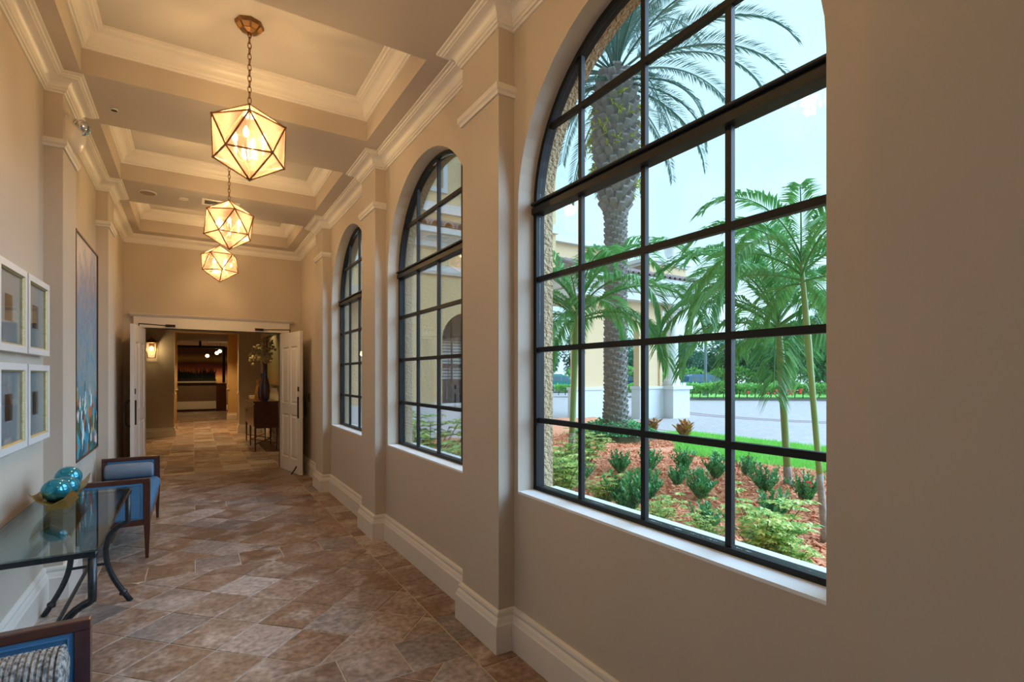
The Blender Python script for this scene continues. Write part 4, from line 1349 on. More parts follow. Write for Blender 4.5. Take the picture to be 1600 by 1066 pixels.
# sideboard with vases in the lobby
t = thing('sideboard', 'dark mahogany sideboard on tall legs with crossed stretchers', 'sideboard', (1.23, 12.3, 0))
SX0, SX1, SY0, SY1 = 1.0, 1.45, 11.25, 13.3
MB().cbox(SX0 + 0.015, SX1, SY0 + 0.015, SY1 - 0.015, 0.45, 0.955, 0.006).build('body', M['wood'], t)
MB().cbox(SX0 - 0.01, SX1 + 0.01, SY0 - 0.01, SY1 + 0.01, 0.955, 0.985, 0.006).build('top', M['wood'], t)
for i in range(4):
    y0_ = SY0 + 0.05 + i * 0.495
    d = MB().cbox(SX0 + 0.003, SX0 + 0.018, y0_, y0_ + 0.465, 0.49, 0.92, 0.004).build('door', M['wood'], t)
    MB().sphere((SX0 - 0.006, y0_ + (0.42 if i % 2 == 0 else 0.045), 0.72), 0.014, 8, 6).build('knob', M['brass'], d)
for x in (SX0 + 0.03, SX1 - 0.03):
    for y in (SY0 + 0.03, (SY0 + SY1) / 2, SY1 - 0.03):
        MB().tube([(x, y, 0.45), (x, y, 0.0)], [0.026, 0.015], 4).build('leg', M['wood'], t)
for y0_, y1_ in ((SY0 + 0.03, (SY0 + SY1) / 2), ((SY0 + SY1) / 2, SY1 - 0.03)):
    MB().tube([(SX0 + 0.03, y0_, 0.14), (SX1 - 0.03, y1_, 0.14)], 0.011, 6).build('stretcher', M['wood'], t)
    MB().tube([(SX1 - 0.03, y0_, 0.14), (SX0 + 0.03, y1_, 0.14)], 0.011, 6).build('stretcher', M['wood'], t)
o = MB().lathe([(0.04, 0), (0.07, 0.05), (0.085, 0.16), (0.075, 0.27), (0.035, 0.36), (0.025, 0.46), (0.032, 0.56), (0.028, 0.55)], (0, 0, 0), 20).build('bottle_vase', M['vaseblue'], None, smooth='auto')
o.location = (1.2, 11.75, 0.985); tag(o, 'cobalt blue bottle vase with a slender neck on the sideboard', 'vase')
vz = MB().lathe([(0.05, 0), (0.085, 0.06), (0.095, 0.2), (0.08, 0.36), (0.045, 0.5), (0.03, 0.66), (0.045, 0.82), (0.04, 0.81)], (0, 0, 0), 20).build('tall_vase', M['vasebrown'], None, smooth='auto')
vz.location = (1.22, 11.42, 0.985); tag(vz, 'tall brown and blue vase holding pale blossom on the sideboard', 'vase')
t = thing('blossom_branches', 'spray of cream blossom branches in the tall vase', 'flowers', (1.22, 11.42, 1.75))
m = MB(); bl = MB()
for i in range(11):
    a = random.uniform(0, 2 * pi); l = random.uniform(0.3, 0.55); h_ = random.uniform(-0.05, 0.35)
    P = bez([(1.22, 11.42, 1.6), (1.20 + 0.05 * cos(a), 11.42 + 0.05 * sin(a), 1.9), (1.14 + l * 0.40 * cos(a), 11.42 + l * sin(a), 1.95 + h_), (1.12 + l * 0.45 * cos(a), 11.42 + 1.15 * l * sin(a), 1.82 + h_)], 6)
    m.tube(P, 0.004, 4)
    for p in P[2:]:
        for k in range(5):
            q = p + Vector((random.gauss(0, .03), random.gauss(0, .03), random.gauss(0, .03)))
            bl.sphere(q, random.uniform(0.018, 0.032), 5, 3)
m.build('twigs', M['stem'], t); bl.build('blossoms', M['blossom'], t, kind='stuff')
t = thing('amber_decanter', 'slim amber wire decanter ornament standing on the sideboard', 'ornament', (1.19, 12.35, 0.985))
MB().lathe([(0.075, 0), (0.08, 0.02), (0.05, 0.26), (0.03, 0.33), (0.05, 0.40), (0.046, 0.39)], (1.19, 12.35, 0.985), 12).build('body', M['straw'], t, smooth='auto')
MB().lathe([(0.034, 0), (0.034, 0.02)], (1.19, 12.35, 0.985 + 0.32), 12).build('collar', M['brass'], t)
t = thing('lidded_box', 'flat pale box lying at the far end of the sideboard', 'box', (1.18, 12.95, 0.985))
MB().cbox(1.07, 1.30, 12.75, 13.15, 0.985, 1.03, 0.004).build('box_base', M['candle'], t)
MB().cbox(1.065, 1.305, 12.745, 13.155, 1.03, 1.045, 0.003).build('lid', M['marble'], t)
t = thing('lobby_painting', 'olive landscape canvas in a thin black frame above the sideboard', 'painting', (1.5, 12.35, 1.27))
m = MB()
rp_ = lambda d: [(11.25 + d, 1.27 + d), (13.45 - d, 1.27 + d), (13.45 - d, 2.42 - d), (11.25 + d, 2.42 - d)]
ring_prism(m, rp_(0), rp_(0.03), 1.465, 1.508)
m.build('frame', M['black'], t)
MB().box(1.485, 1.506, 11.28, 13.42, 1.30, 2.39).build('canvas', M['lobbyart'], t)
MB().box(1.62, 1.65, 14.0, 14.75, 0, 2.2).build('door_3', M['door'], kind='structure')['label'] = 'pale side door beyond the sideboard'

# ---------------------------------------------------------------- garden ground
def bed_z(x, y):
    return 0.13 - 0.10 * np.clip((np.asarray(x) - 6.2) / 1.7, 0, 1) * (np.asarray(y) < 7.0) + 0.03 * np.sin(x * 1.7 + 0.6) * np.cos(y * 1.3) + 0.02 * np.sin(x * 4.1 + y * 3.3)


def grid_mesh(name, x0, x1, y0, y1, nx, ny, zf, mt, label, kind='structure'):
    xs, ys_ = np.linspace(x0, x1, nx), np.linspace(y0, y1, ny)
    X, Y = np.meshgrid(xs, ys_)
    Z = zf(X, Y)
    vs = np.stack([X.ravel(), Y.ravel(), Z.ravel()], 1).tolist()
    fs = [(j * nx + i, j * nx + i + 1, (j + 1) * nx + i + 1, (j + 1) * nx + i) for j in range(ny - 1) for i in range(nx - 1)]
    o = link(name, vs, fs, mt, None, True, label, kind)
    return o


edge = lambda y: 7.85 + 0.25 * np.sin(y * 0.55 + 0.5) + np.where(y > 6.2, (y - 6.2) * 0.75, 0)
bed = grid_mesh('mulch_bed', 1.745, 11.2, -6, 13.0, 60, 90, lambda X, Y: np.where(X < edge(Y), bed_z(X, Y), -0.30), M['mulch'], 'red bark mulch ground of the planting bed')
grid_mesh('lawn_ground', 7.2, 11.75, -8, 9.6, 40, 60, lambda X, Y: np.where(X > edge(Y) - 0.25, 0.06 - 0.035 * (X - 8), -0.35), M['grass'], 'green lawn strip between mulch bed and driveway')
MB().box(11.7, 70, -40, 90, -0.5, -0.10).build('driveway', M['paver'], kind='structure')['label'] = 'pale mauve brick paved driveway'
MB().box(-60, 11.7, 9.4, 90, -0.5, -0.11).build('ground', M['curb'], kind='structure')['label'] = 'paved ground behind the wing'
MB().box(11.62, 11.76, -12, 9.7, -0.3, -0.055).build('curb', M['curb'], kind='structure')['label'] = 'concrete edge between lawn and driveway'
# curved darker brick band in the driveway
m = MB()
for r_ in (6.6, 7.2):
    n = 40
    vs, fs = [], []
    for i in range(n + 1):
        w = pi * 0.62 + i / n * pi * 0.75
        for rr in (r_, r_ + 0.28):
            vs.append((24.5 + rr * cos(w), 12.5 + rr * sin(w), -0.094))
    for i in range(n):
        fs.append((2 * i, 2 * i + 1, 2 * i + 3, 2 * i + 2))
    m.add(vs, fs)
m.build('paver_ring', M['paverband'], kind='structure')['label'] = 'curved red brick double ring set in the driveway'

# bark chips
n = 42000
X = rng.uniform(2.9, 9.6, n); Y = rng.uniform(1.2, 9.6, n)
ok = (X < edge(Y) - 0.03)
X, Y = X[ok], Y[ok]
n = len(X)
Z = bed_z(X, Y) + rng.uniform(0.004, 0.022, n)
a = rng.uniform(0, 2 * pi, n); tilt = rng.normal(0, 0.35, n); L = rng.uniform(0.02, 0.062, n); W = rng.uniform(0.005, 0.013, n)
ux, uy, uz = np.cos(a) * np.cos(tilt), np.sin(a) * np.cos(tilt), np.sin(tilt)
wx, wy, wz = -np.sin(a), np.cos(a), rng.normal(0, 0.3, n)
P = np.stack([X, Y, Z], 1); U = np.stack([ux, uy, uz], 1) * L[:, None]; V_ = np.stack([wx, wy, wz], 1) * W[:, None]
vs = np.stack([P - U - V_, P + U - V_ * 0.6, P + U * 0.9 + V_, P - U * 0.9 + V_ * 0.7], 1).reshape(-1, 3)
link('mulch_chips', vs.tolist(), [(4 * i, 4 * i + 1, 4 * i + 2, 4 * i + 3) for i in range(n)], M['chip'], bed, kind='stuff')

n = 48000
X = rng.uniform(7.4, 11.6, n); Y = rng.uniform(1, 9.5, n)
ok = X > edge(Y) - 0.12
X, Y = X[ok], Y[ok]; n = len(X)
Z = 0.06 - 0.035 * (X - 8)
h_ = rng.uniform(0.04, 0.10, n); a = rng.uniform(0, pi, n); lx = rng.normal(0, 0.03, n); ly = rng.normal(0, 0.03, n)
vs = np.stack([np.stack([X - 0.006 * np.cos(a), Y - 0.006 * np.sin(a), Z], 1), np.stack([X + 0.006 * np.cos(a), Y + 0.006 * np.sin(a), Z], 1), np.stack([X + lx, Y + ly, Z + h_], 1)], 1).reshape(-1, 3)
tag(link('lawn_blades', vs.tolist(), [(3 * i, 3 * i + 1, 3 * i + 2) for i in range(n)], M['blade'], None), 'short bright green grass blades on the lawn strip', 'grass', kind='stuff')


# ---------------------------------------------------------------- plants
def leaves(P, D, L, W, droop=0.0, fold=0.25):
    """diamond leaves, folded along the midrib: base points, directions, lengths, half widths"""
    P, D = np.asarray(P, float), np.asarray(D, float)
    D = D / np.linalg.norm(D, axis=1)[:, None]
    L = np.broadcast_to(np.asarray(L, float), (len(P),))[:, None]
    W = np.broadcast_to(np.asarray(W, float), (len(P),))[:, None]
    up = np.tile([0.0, 0, 1], (len(P), 1)) + rng.normal(0, 0.25, (len(P), 3))
    S = np.cross(D, up)
    S /= np.linalg.norm(S, axis=1)[:, None] + 1e-9
    Nn = np.cross(S, D)
    a = P
    tip = P + D * L - np.array([0, 0, 1.0]) * L * droop
    mid = P + D * L * 0.5
    b = mid + S * W + Nn * W * fold
    c = mid - S * W + Nn * W * fold
    vs = np.stack([a, b, tip, c, mid + D * 0], 1)
    n = len(P)
    fs = np.arange(n)[:, None] * 5
    F = np.concatenate([fs + np.array([0, 1, 4]), fs + np.array([1, 2, 4]), fs + np.array([2, 3, 4]), fs + np.array([3, 0, 4])], 0)
    return vs.reshape(-1, 3), F


def leaf_obj(name, vs, F, mt, parent, kind='stuff'):
    return link(name, vs.tolist(), [tuple(int(i) for i in f) for f in F], mt, parent, kind=kind)


def make_ixora(seed, flowers):
    r = np.random.RandomState(seed)
    t = thing('ixora_shrub', 'x', 'shrub', (0, 0, 0), 'small dark green shrubs in the mulch')
    P, D, tips = [], [], []
    st = MB()
    for s in range(32):
        az, lean = r.uniform(0, 2 * pi), r.uniform(0.0, 0.95)
        h = r.uniform(0.30, 0.55) * (1.1 - 0.40 * lean)
        b = Vector((0.03 * cos(az), 0.03 * sin(az), 0))
        e = Vector((h * lean * cos(az) * 1.0, h * lean * sin(az) * 1.0, h))
        st.tube([b, b.lerp(e, 0.5) + Vector((0, 0, 0.02)), e], 0.004, 4)
        tips.append(e)
        for k in range(20):
            f = 0.16 + 0.84 * k / 19
            p = b.lerp(e, f)
            w = k * 2.4 + az
            P.append(p); D.append((cos(w) * 0.8, sin(w) * 0.8, 0.75 + 0.3 * f))
    vs, F = leaves(P, D, r.uniform(0.06, 0.10, len(P)), r.uniform(0.017, 0.026, len(P)))
    st.build('stems', M['stem'], t)
    leaf_obj('foliage', vs, F, M['ixora'], t)
    if flowers:
        for e in [tips[i] for i in range(0, flowers)]:
            m = MB()
            for k in range(22):
                q = e + Vector((r.normal(0, .022), r.normal(0, .022), 0.03 + abs(r.normal(0, .016))))
                m.sphere(q, 0.011, 6, 4)
            m.build('flower_head', M['flower'], t)
    return t


def make_schefflera(seed, nst=12, h0=0.5, leafl=0.11):
    r = np.random.RandomState(seed)
    t = thing('schefflera_shrub', 'x', 'shrub', (0, 0, 0), 'variegated shrubs by the windows')
    P, D = [], []
    st = MB()
    for s in range(nst):
        az, lean = r.uniform(0, 2 * pi), r.uniform(0.1, 0.95)
        h = r.uniform(0.35, 0.75) * h0 / 0.5 * (1.1 - 0.3 * lean)
        e = Vector((h * lean * cos(az), h * lean * sin(az), h))
        st.tube([(0, 0, 0), Vector((0, 0, 0)).lerp(e, 0.5) + Vector((0, 0, 0.04)), e], 0.006, 4)
        for k in range(11):
            f = 0.25 + 0.75 * k / 10
            p = e * f
            w = k * 2.4 + az
            out = Vector((cos(w), sin(w), 0.5)).normalized()
            q = p + out * r.uniform(0.06, 0.12)
            for j in range(8):
                v = 2 * pi * j / 8
                u = Vector((cos(v), sin(v), 0.15))
                P.append(q); D.append(u * 1.0 + out * 0.35)
    vs, F = leaves(P, D, r.uniform(0.8, 1.15, len(P)) * leafl, leafl * 0.2, droop=0.25)
    st.build('stems', M['stem'], t)
    leaf_obj('foliage', vs, F, M['scheff'], t)
    return t


def drop(proto, used, x, y, sc, rz, label, z=None):
    z = float(bed_z(x, y)) - 0.01 if z is None else z
    if not used[0]:
        used[0] = True
        proto.location = (x, y, z); proto.rotation_euler = (0, 0, rz); proto.scale = (sc, sc, sc); proto['label'] = label
        return proto
    return copy_tree(proto, (x, y, z), rz, sc, label)


ix0, ix1, ix2 = make_ixora(1, 0), make_ixora(2, 1), make_ixora(3, 2)
u0, u1, u2 = [False], [False], [False]
drop(ix0, u0, 4.09, 4.96, 0.576, 0.3, 'dark green shrub beside the left garden palm stem')
drop(ix0, u0, 5.02, 5.26, 0.608, 1.9, 'dark green shrub alone on mulch in front of the date palm')
drop(ix0, u0, 3.62, 3.68, 0.800, 4.0, 'large dark green shrub low beside the second window muntin')
drop(ix0, u0, 4.25, 4.02, 0.672, 2.2, 'dark green shrub just behind the large one by the second muntin')
drop(ix1, u1, 5.51, 5.19, 0.672, 0.8, 'flowering dark shrub right of the second window muntin')
drop(ix0, u0, 5.15, 4.38, 0.512, 5.1, 'small dark green shrub left of the middle shrub group')
drop(ix2, u2, 6.06, 5.04, 0.640, 1.1, 'red-flowered shrub at the back of the middle shrub group')
drop(ix0, u0, 4.73, 3.70, 0.672, 2.9, 'bushy dark green shrub at the front of the middle shrub group')
drop(ix0, u0, 5.91, 4.39, 0.672, 0.1, 'tall dark green shrub just left of the third muntin')
drop(ix0, u0, 3.82, 2.93, 0.544, 3.3, 'dark green shrub low beside the third window muntin')
drop(ix1, u1, 6.58, 4.37, 0.576, 2.5, 'flowering shrub at the lawn edge right of the third muntin')
drop(ix0, u0, 5.68, 3.55, 0.627, 1.4, 'dark green shrub left of the right garden palm stem')
drop(ix0, u0, 4.75, 2.88, 0.589, 4.6, 'dark green shrub in front of the right palm, above the big variegated one')
drop(ix2, u2, 5.52, 2.99, 0.589, 0.5, 'red-flowered shrub close to the rightmost palm stem')
sc0, sc1 = make_schefflera(11), make_schefflera(12, 16, 0.62, 0.12)
v0, v1 = [False], [False]
drop(sc1, v1, 3.50, 4.55, 0.72, 0.2, 'tall variegated shrub against the left window edge')
drop(sc0, v0, 5.30, 6.25, 0.85, 1.2, 'variegated shrub behind the left garden palm')
drop(sc0, v0, 4.35, 5.65, 0.75, 3.2, 'variegated shrub at the foot of the left garden palm')
drop(sc0, v0, 3.56, 3.95, 0.52, 2.2, 'small variegated shrub left of the large dark shrub')
drop(sc0, v0, 3.32, 3.10, 0.52, 3.1, 'low variegated shrub at the sill between second and third muntins')
drop(sc1, v1, 3.52, 2.22, 0.62, 4.0, 'largest variegated shrub at the lower right of the big window')
drop(sc0, v0, 3.38, 2.62, 0.42, 5.2, 'small variegated shrub beside the third window muntin')
drop(sc0, v0, 3.50, 1.98, 0.42, 0.7, 'lowest variegated shrub by the right end of the sill')
drop(sc1, v1, 2.62, 6.25, 1.15, 1.9, 'upright variegated shrub left in the middle window')
drop(sc1, v1, 2.60, 5.58, 0.82, 2.8, 'rounded variegated shrub right in the middle window')


def make_croton(seed):
    r = np.random.RandomState(seed)
    t = thing('croton_plant', 'x', 'shrub', (0, 0, 0), 'orange crotons at the lawn edge')
    st = MB(); P, D = [], []
    for s in range(9):
        az, lean = r.uniform(0, 2 * pi), r.uniform(0, 0.6)
        e = Vector((0.4 * lean * cos(az), 0.4 * lean * sin(az), r.uniform(0.2, 0.42)))
        st.tube([(0, 0, 0), e], 0.005, 4)
        for k in range(12):
            w = k * 2.4 + az
            P.append(e * (0.4 + 0.6 * k / 11)); D.append((cos(w), sin(w), 0.9))
    vs, F = leaves(P, D, r.uniform(0.12, 0.2, len(P)), 0.035)
    st.build('stems', M['stem'], t); leaf_obj('foliage', vs, F, M['croton'], t)
    return t


cr = make_croton(5); uc = [False]
drop(cr, uc, 8.75, 7.25, 1.0, 0.2, 'orange and yellow croton at the driveway edge')
drop(cr, uc, 8.70, 8.10, 1.0, 2.2, 'dark red-tinged croton between date palm and driveway')


def make_frond(name, mt, L, nleaf, lmax, wmax, rise, bend, droop, seed, vee=0.5, thick=0.018):
    """one pinnate frond along +x from the origin: arching rachis with two rows of leaflets"""
    r = np.random.RandomState(seed)
    pts, ang = [Vector((0, 0, 0))], rise
    n = 22
    for i in range(n):
        ang -= bend / n * (0.4 + 1.2 * i / n)
        pts.append(pts[-1] + Vector((cos(ang), 0, sin(ang))) * (L / n))
    m = MB()
    m.tube(pts, [thick * (1 - 0.85 * i / n) + 0.002 for i in range(n + 1)], 5)
    P, D, Ls = [], [], []
    for i in range(nleaf):
        f = 0.14 + 0.86 * i / (nleaf - 1)
        k = f * n
        a = min(int(k), n - 1)
        p = pts[a].lerp(pts[a + 1], k - a)
        tg = (pts[a + 1] - pts[a]).normalized()
        nz = Vector((-tg.z, 0, tg.x))
        ll = lmax * (min(1, (f - 0.08) * 3.5)) * (1.0 - 0.62 * max(0, f - 0.35) / 0.65) * r.uniform(0.88, 1.08)
        for s in (-1, 1):
            d = tg * (0.75 + 0.5 * f) + Vector((0, s, 0)) * 1.0 + nz * (vee + r.normal(0, 0.12))
            P.append(p); D.append(d[:]); Ls.append(ll)
    vs, F = leaves(P, D, Ls, wmax, droop=droop)
    k = len(m.v)
    V = m.v + vs.tolist()
    Fs = m.f + [tuple(int(i) + k for i in f) for f in F]
    o = link(name, V, Fs, mt)
    return o


def palm(name, label, loc, frond_protos, specs, group=None):
    """specs: (proto index, azimuth, pitch, scale, height)"""
    t = thing(name, label, 'palm tree', loc, group)
    for pi_, az, pitch, sc, z in specs:
        child_copy(frond_protos[pi_], t, (0, 0, z), (0, -pitch, az), (sc, sc, sc), 'frond')
    return t


# date palm
date = [make_frond('frond', M['datefrond'], 3.9, 95, 0.58, 0.014, 0.9, 1.7, 0.10, 31, 0.45, 0.03),
        make_frond('frond', M['datefrond'], 4.1, 100, 0.58, 0.014, 0.45, 1.55, 0.12, 32, 0.4, 0.03),
        make_frond('frond', M['datefrond'], 3.5, 90, 0.46, 0.014, -0.2, 1.25, 0.15, 33, 0.35, 0.03)]
specs = []
ga = 2.39996
for i in range(46):
    az = i * ga + 0.2
    k = i / 46
    if k < 0.35:
        specs.append((0, az, 0.45 - 0.5 * k, random.uniform(0.85, 1.0), 8.15))
    elif k < 0.72:
        specs.append((1, az, 0.1 - 0.3 * (k - .35), random.uniform(0.85, 1.0), 8.0))
    else:
        specs.append((2, az, 0.05 - 0.5 * (k - .72), random.uniform(0.75, 0.95), 7.85))
DP = (7.9, 8.42, 0.10)
t = palm('date_palm', 'big date palm with rough patterned trunk and arching grey-green fronds', DP, date, specs)
trp = [(0.50, 0.0), (0.36, 0.10), (0.27, 0.35), (0.235, 0.9), (0.235, 2.0), (0.225, 3.4), (0.23, 4.8), (0.30, 5.25), (0.40, 5.7), (0.43, 6.6), (0.42, 7.4), (0.34, 7.9), (0.15, 8.25)]
MB().lathe(trp, DP, 18).build('trunk', M['trunk'], t, smooth=True)


def rad(z):
    for (r0, z0), (r1, z1) in zip(trp, trp[1:]):
        if z0 <= z <= z1:
            return r0 + (r1 - r0) * (z - z0) / (z1 - z0)
    return 0.2


lb = MB()
z = 0.35
i = 0
while z < 8.0:
    big = z > 5.0
    per = 13 if not big else 13
    w = i * ga
    r_ = rad(z)
    s = (0.055 if not big else 0.085)
    h_ = 0.10 if not big else 0.17
    o_ = 0.035 if not big else 0.11
    cx, cy = cos(w), sin(w)
    tx_, ty_ = -sin(w), cos(w)
    A_ = Vector((DP[0], DP[1], DP[2] + z))
    def q(rr, tt, zz):
        return A_ + Vector((cx * rr + tx_ * tt, cy * rr + ty_ * tt, zz))
    lb.add([q(r_ - 0.02, -s, -h_ * .4), q(r_ - 0.02, s, -h_ * .4), q(r_ + o_, s * .75, h_ * .45), q(r_ + o_, -s * .75, h_ * .45), q(r_ + o_ * .75, s * .7, h_ * .75), q(r_ + o_ * .75, -s * .7, h_ * .75), q(r_ - .02, s, h_ * .6), q(r_ - .02, -s, h_ * .6)],
           [(0, 1, 2, 3), (3, 2, 4, 5), (5, 4, 6, 7), (1, 6, 4, 2), (0, 3, 5, 7)])
    z += 0.0115 if not big else 0.0155
    i += 1
lb.build('leaf_bases', M['boot'], t, kind='stuff')
P, D = [], []
for i in range(70):
    w = rng.uniform(0, 2 * pi); z = rng.uniform(5.4, 7.6)
    for k in range(7):
        P.append((DP[0] + cos(w) * rad(z) * 1.1, DP[1] + sin(w) * rad(z) * 1.1, DP[2] + z)); D.append((cos(w) + rng.normal(0, .6), sin(w) + rng.normal(0, .6), rng.normal(0.1, 0.6)))
vs, F = leaves(P, D, rng.uniform(0.12, 0.30, len(P)), 0.02, droop=0.3)
leaf_obj('trunk_fern', vs, F, M['fern'], t)
# ground cover at its foot
t = thing('ground_fern', 'dark green mound of groundcover at the foot of the date palm', 'shrub', (DP[0], DP[1], 0.1))
P, D = [], []
for i in range(1500):
    w = rng.uniform(0, 2 * pi); r_ = 0.25 + 0.6 * sqrt(rng.uniform()); z = 0.12 + 0.34 * (1 - (r_ - 0.2) / 0.7) * rng.uniform(0.7, 1.1)
    P.append((DP[0] + r_ * cos(w), DP[1] + r_ * sin(w), 0.1 + z)); D.append((cos(w) + rng.normal(0, .4), sin(w) + rng.normal(0, .4), 0.5))
vs, F = leaves(P, D, rng.uniform(0.08, 0.16, len(P)), 0.03, droop=0.3)
leaf_obj('foliage', vs, F, M['ixora'], t)
MB().lathe([(0.85, 0), (0.7, 0.14), (0.4, 0.3), (0.2, 0.36)], (DP[0], DP[1], 0.1), 14).build('mound', M['stem'], t)

# slender garden palms
ar = [make_frond('frond', M['palmfrond'], 1.9, 56, 0.52, 0.019, 1.15, 2.0, 0.30, 41, 0.35, 0.014),
      make_frond('frond', M['palmfrond'], 2.0, 58, 0.56, 0.019, 0.75, 2.2, 0.40, 42, 0.3, 0.014),
      make_frond('frond', M['palmfrond'], 1.7, 52, 0.52, 0.019, 0.25, 1.8, 0.45, 43, 0.25, 0.014)]


def garden_palm(label, loc, top, hcrown, fr, base_h, tr):
    loc = (loc[0], loc[1], float(bed_z(loc[0], loc[1])) - 0.02)
    t = palm('garden_palm', label, loc, ar, [], 'slender garden palms')
    b, e = Vector(loc), Vector(loc) + Vector((top[0], top[1], hcrown))
    pts = [b.lerp(e, k / 10) + Vector((0, 0, 0)) for k in range(11)]
    MB().tube([b.lerp(e, k / 6 * base_h) for k in range(7)], [tr * 1.9, tr * 1.35, tr * 1.2, tr * 1.15, tr * 1.15, tr * 1.1, tr * 1.05], 10).build('trunk_base', M['palmbase'], t, smooth=True)
    MB().tube([b.lerp(e, base_h * 0.9 + (1 - base_h * 0.9) * k / 10) for k in range(11)], [tr * (1.15 if k > 5 else 1.0) * (1 - 0.45 * max(0, k - 7) / 3) for k in range(11)], 10).build('crownshaft', M['palmstem'], t, smooth=True)
    for pi_, az, pitch, sc, dz in fr:
        if cos(az) < -0.45 and loc[1] > 5:
            sc *= 0.62
        c = child_copy(ar[pi_], t, (top[0], top[1], hcrown + dz), (0, -pitch, az), (sc, sc, sc), 'frond')
    return t


def fan(n, seed, s0, s1):
    r = random.Random(seed)
    out = []
    for i in range(n):
        k = i / n
        out.append((0 if k < .4 else (1 if k < .75 else 2), i * ga + seed, r.uniform(-.1, .15), r.uniform(s0, s1), 0.05 - 0.25 * k))
    return out


garden_palm('slender palm with drooping fronds at the left edge of the big window', (4.72, 5.98), (0.16, 0.05), 2.35, fan(22, 2, 0.90, 1.2), 0.22, 0.043)
garden_palm('slender palm standing on mulch near the lawn, right part of the big window', (6.35, 3.66), (-0.12, 0.06), 2.1, fan(24, 5, 0.85, 1.10), 0.12, 0.043)
garden_palm('leaning slender palm at the right edge of the big window', (4.47, 2.26), (-0.17, 0.11), 2.35, fan(16, 9, 0.50, 0.72), 0.25, 0.024)
for o in date + ar:
    bpy.data.objects.remove(o, do_unlink=True)

# ---------------------------------------------------------------- neighbouring wing
WY = 10.2
ww = MB()
ww.box(1.745, 6.4, WY, WY + 0.3, 0.86, 4.6)
ww.box(1.745, 6.4, WY + 0.3, WY + 6, 0.86, 4.6) if False else None
wing = MB()
ax0, ax1, aspr = 4.55, 5.75, 2.28
wing.box(1.745, ax0, WY, WY + 0.3, 0.86, 4.3).box(ax1, 6.4, WY, WY + 0.3, 0.86, 4.3)
ac, ar_ = (ax0 + ax1) / 2, (ax1 - ax0) / 2
N_ = 20
arc = [(ac - ar_ * cos(pi * i / N_), aspr + ar_ * sin(pi * i / N_)) for i in range(N_ + 1)]
for i in range(N_):
    (p, q_), (p2, q2) = arc[i], arc[i + 1]
    wing.add([(p, WY, q_), (p2, WY, q2), (p2, WY, 4.3), (p, WY, 4.3), (p, WY + .3, q_), (p2, WY + .3, q2), (p2, WY + .3, 4.3), (p, WY + .3, 4.3)], [(0, 1, 2, 3), (7, 6, 5, 4), (0, 4, 5, 1), (3, 2, 6, 7)])
wing.box(6.1, 6.4, WY + 0.3, WY + 8, 0.86, 4.3)
t = thing('stucco_wing', 'pale yellow stucco wing with arched window seen through the middle window', 'building', (4, WY, -0.1))
wing.build('wall', M['stucco2'], t)
MB().box(1.745, 6.43, WY - 0.05, WY + 0.3, -0.2, 0.9).build('plinth', M['white'], t)
MB().prism([(WY, 3.66), (WY - 0.06, 3.66), (WY - 0.09, 3.72), (WY - 0.09, 3.84), (WY, 3.86)], 'x', 1.745, 6.45).build('string_course', M['white'], t)
MB().prism([(WY, 4.20), (WY - 0.10, 4.22), (WY - 0.14, 4.32), (WY - 0.28, 4.44), (WY - 0.36, 4.46), (WY - 0.36, 4.58), (WY + 0.3, 4.58), (WY + 0.3, 4.20)], 'x', 1.745, 6.7).build('cornice', M['white'], t)
MB().prism([(WY - 0.36, 4.58), (WY + 1.9, 5.35), (WY + 1.9, 5.25), (WY + 0.3, 4.58)], 'x', 1.745, 6.6).build('roof_deck', M['roof'], t)
w_ = MB()
N2 = 12


def barrel(x, r, y0, z0, y1, z1):
    """one half-round roof tile course running up the slope"""
    m = MB()
    vs, fs = [], []
    for s in (0, 1):
        for k in range(9):
            a = pi * k / 8
            for rr in (r, r - 0.02):
                vs.append((x + rr * cos(a), y0 if not s else y1, (z0 if not s else z1) + rr * sin(a)))
    for k in range(8):
        fs += [(2 * k, 2 * k + 2, 18 + 2 * k + 2, 18 + 2 * k), (2 * k + 1, 18 + 2 * k + 1, 18 + 2 * k + 3, 2 * k + 3), (2 * k, 2 * k + 1, 2 * k + 3, 2 * k + 2), (18 + 2 * k, 18 + 2 * k + 2, 18 + 2 * k + 3, 18 + 2 * k + 1)]
    return m.add(vs, fs)


x = 1.9
while x < 6.6:
    for i in range(4):
        k0, k1 = i / 4, (i + 1.12) / 4
        barrel(x, 0.105 + 0.004 * (3 - i), WY - 0.43 + 2.3 * k0, 4.58 + 0.77 * k0, WY - 0.43 + 2.3 * min(1, k1), 4.58 + 0.77 * min(1, k1)).build('roof_tile', M['roof'], t)
    x += 0.29
# arched window of the wing
o_ = [(ax0, 0.9), (ax1, 0.9)] + [(ac + ar_ * cos(pi * i / N_), aspr + ar_ * sin(pi * i / N_)) for i in range(N_ + 1)]
i_ = [(ax0 + .05, 0.95), (ax1 - .05, 0.95)] + [(ac + (ar_ - .05) * cos(pi * i / N_), aspr + (ar_ - .05) * sin(pi * i / N_)) for i in range(N_ + 1)]
fr = MB()
vs = [(p[0], WY + .14, p[1]) for p in o_] + [(p[0], WY + .14, p[1]) for p in i_] + [(p[0], WY + .2, p[1]) for p in o_] + [(p[0], WY + .2, p[1]) for p in i_]
n = len(o_)
fs = []
for k in range(n):
    l = (k + 1) % n
    fs += [(k, l, n + l, n + k), (2 * n + k, 3 * n + k, 3 * n + l, 2 * n + l), (n + k, n + l, 3 * n + l, 3 * n + k), (k, 2 * n + k, 2 * n + l, l)]
fr.add(vs, fs)
wn_ = fr.build('window_frame', M['frame'], t)
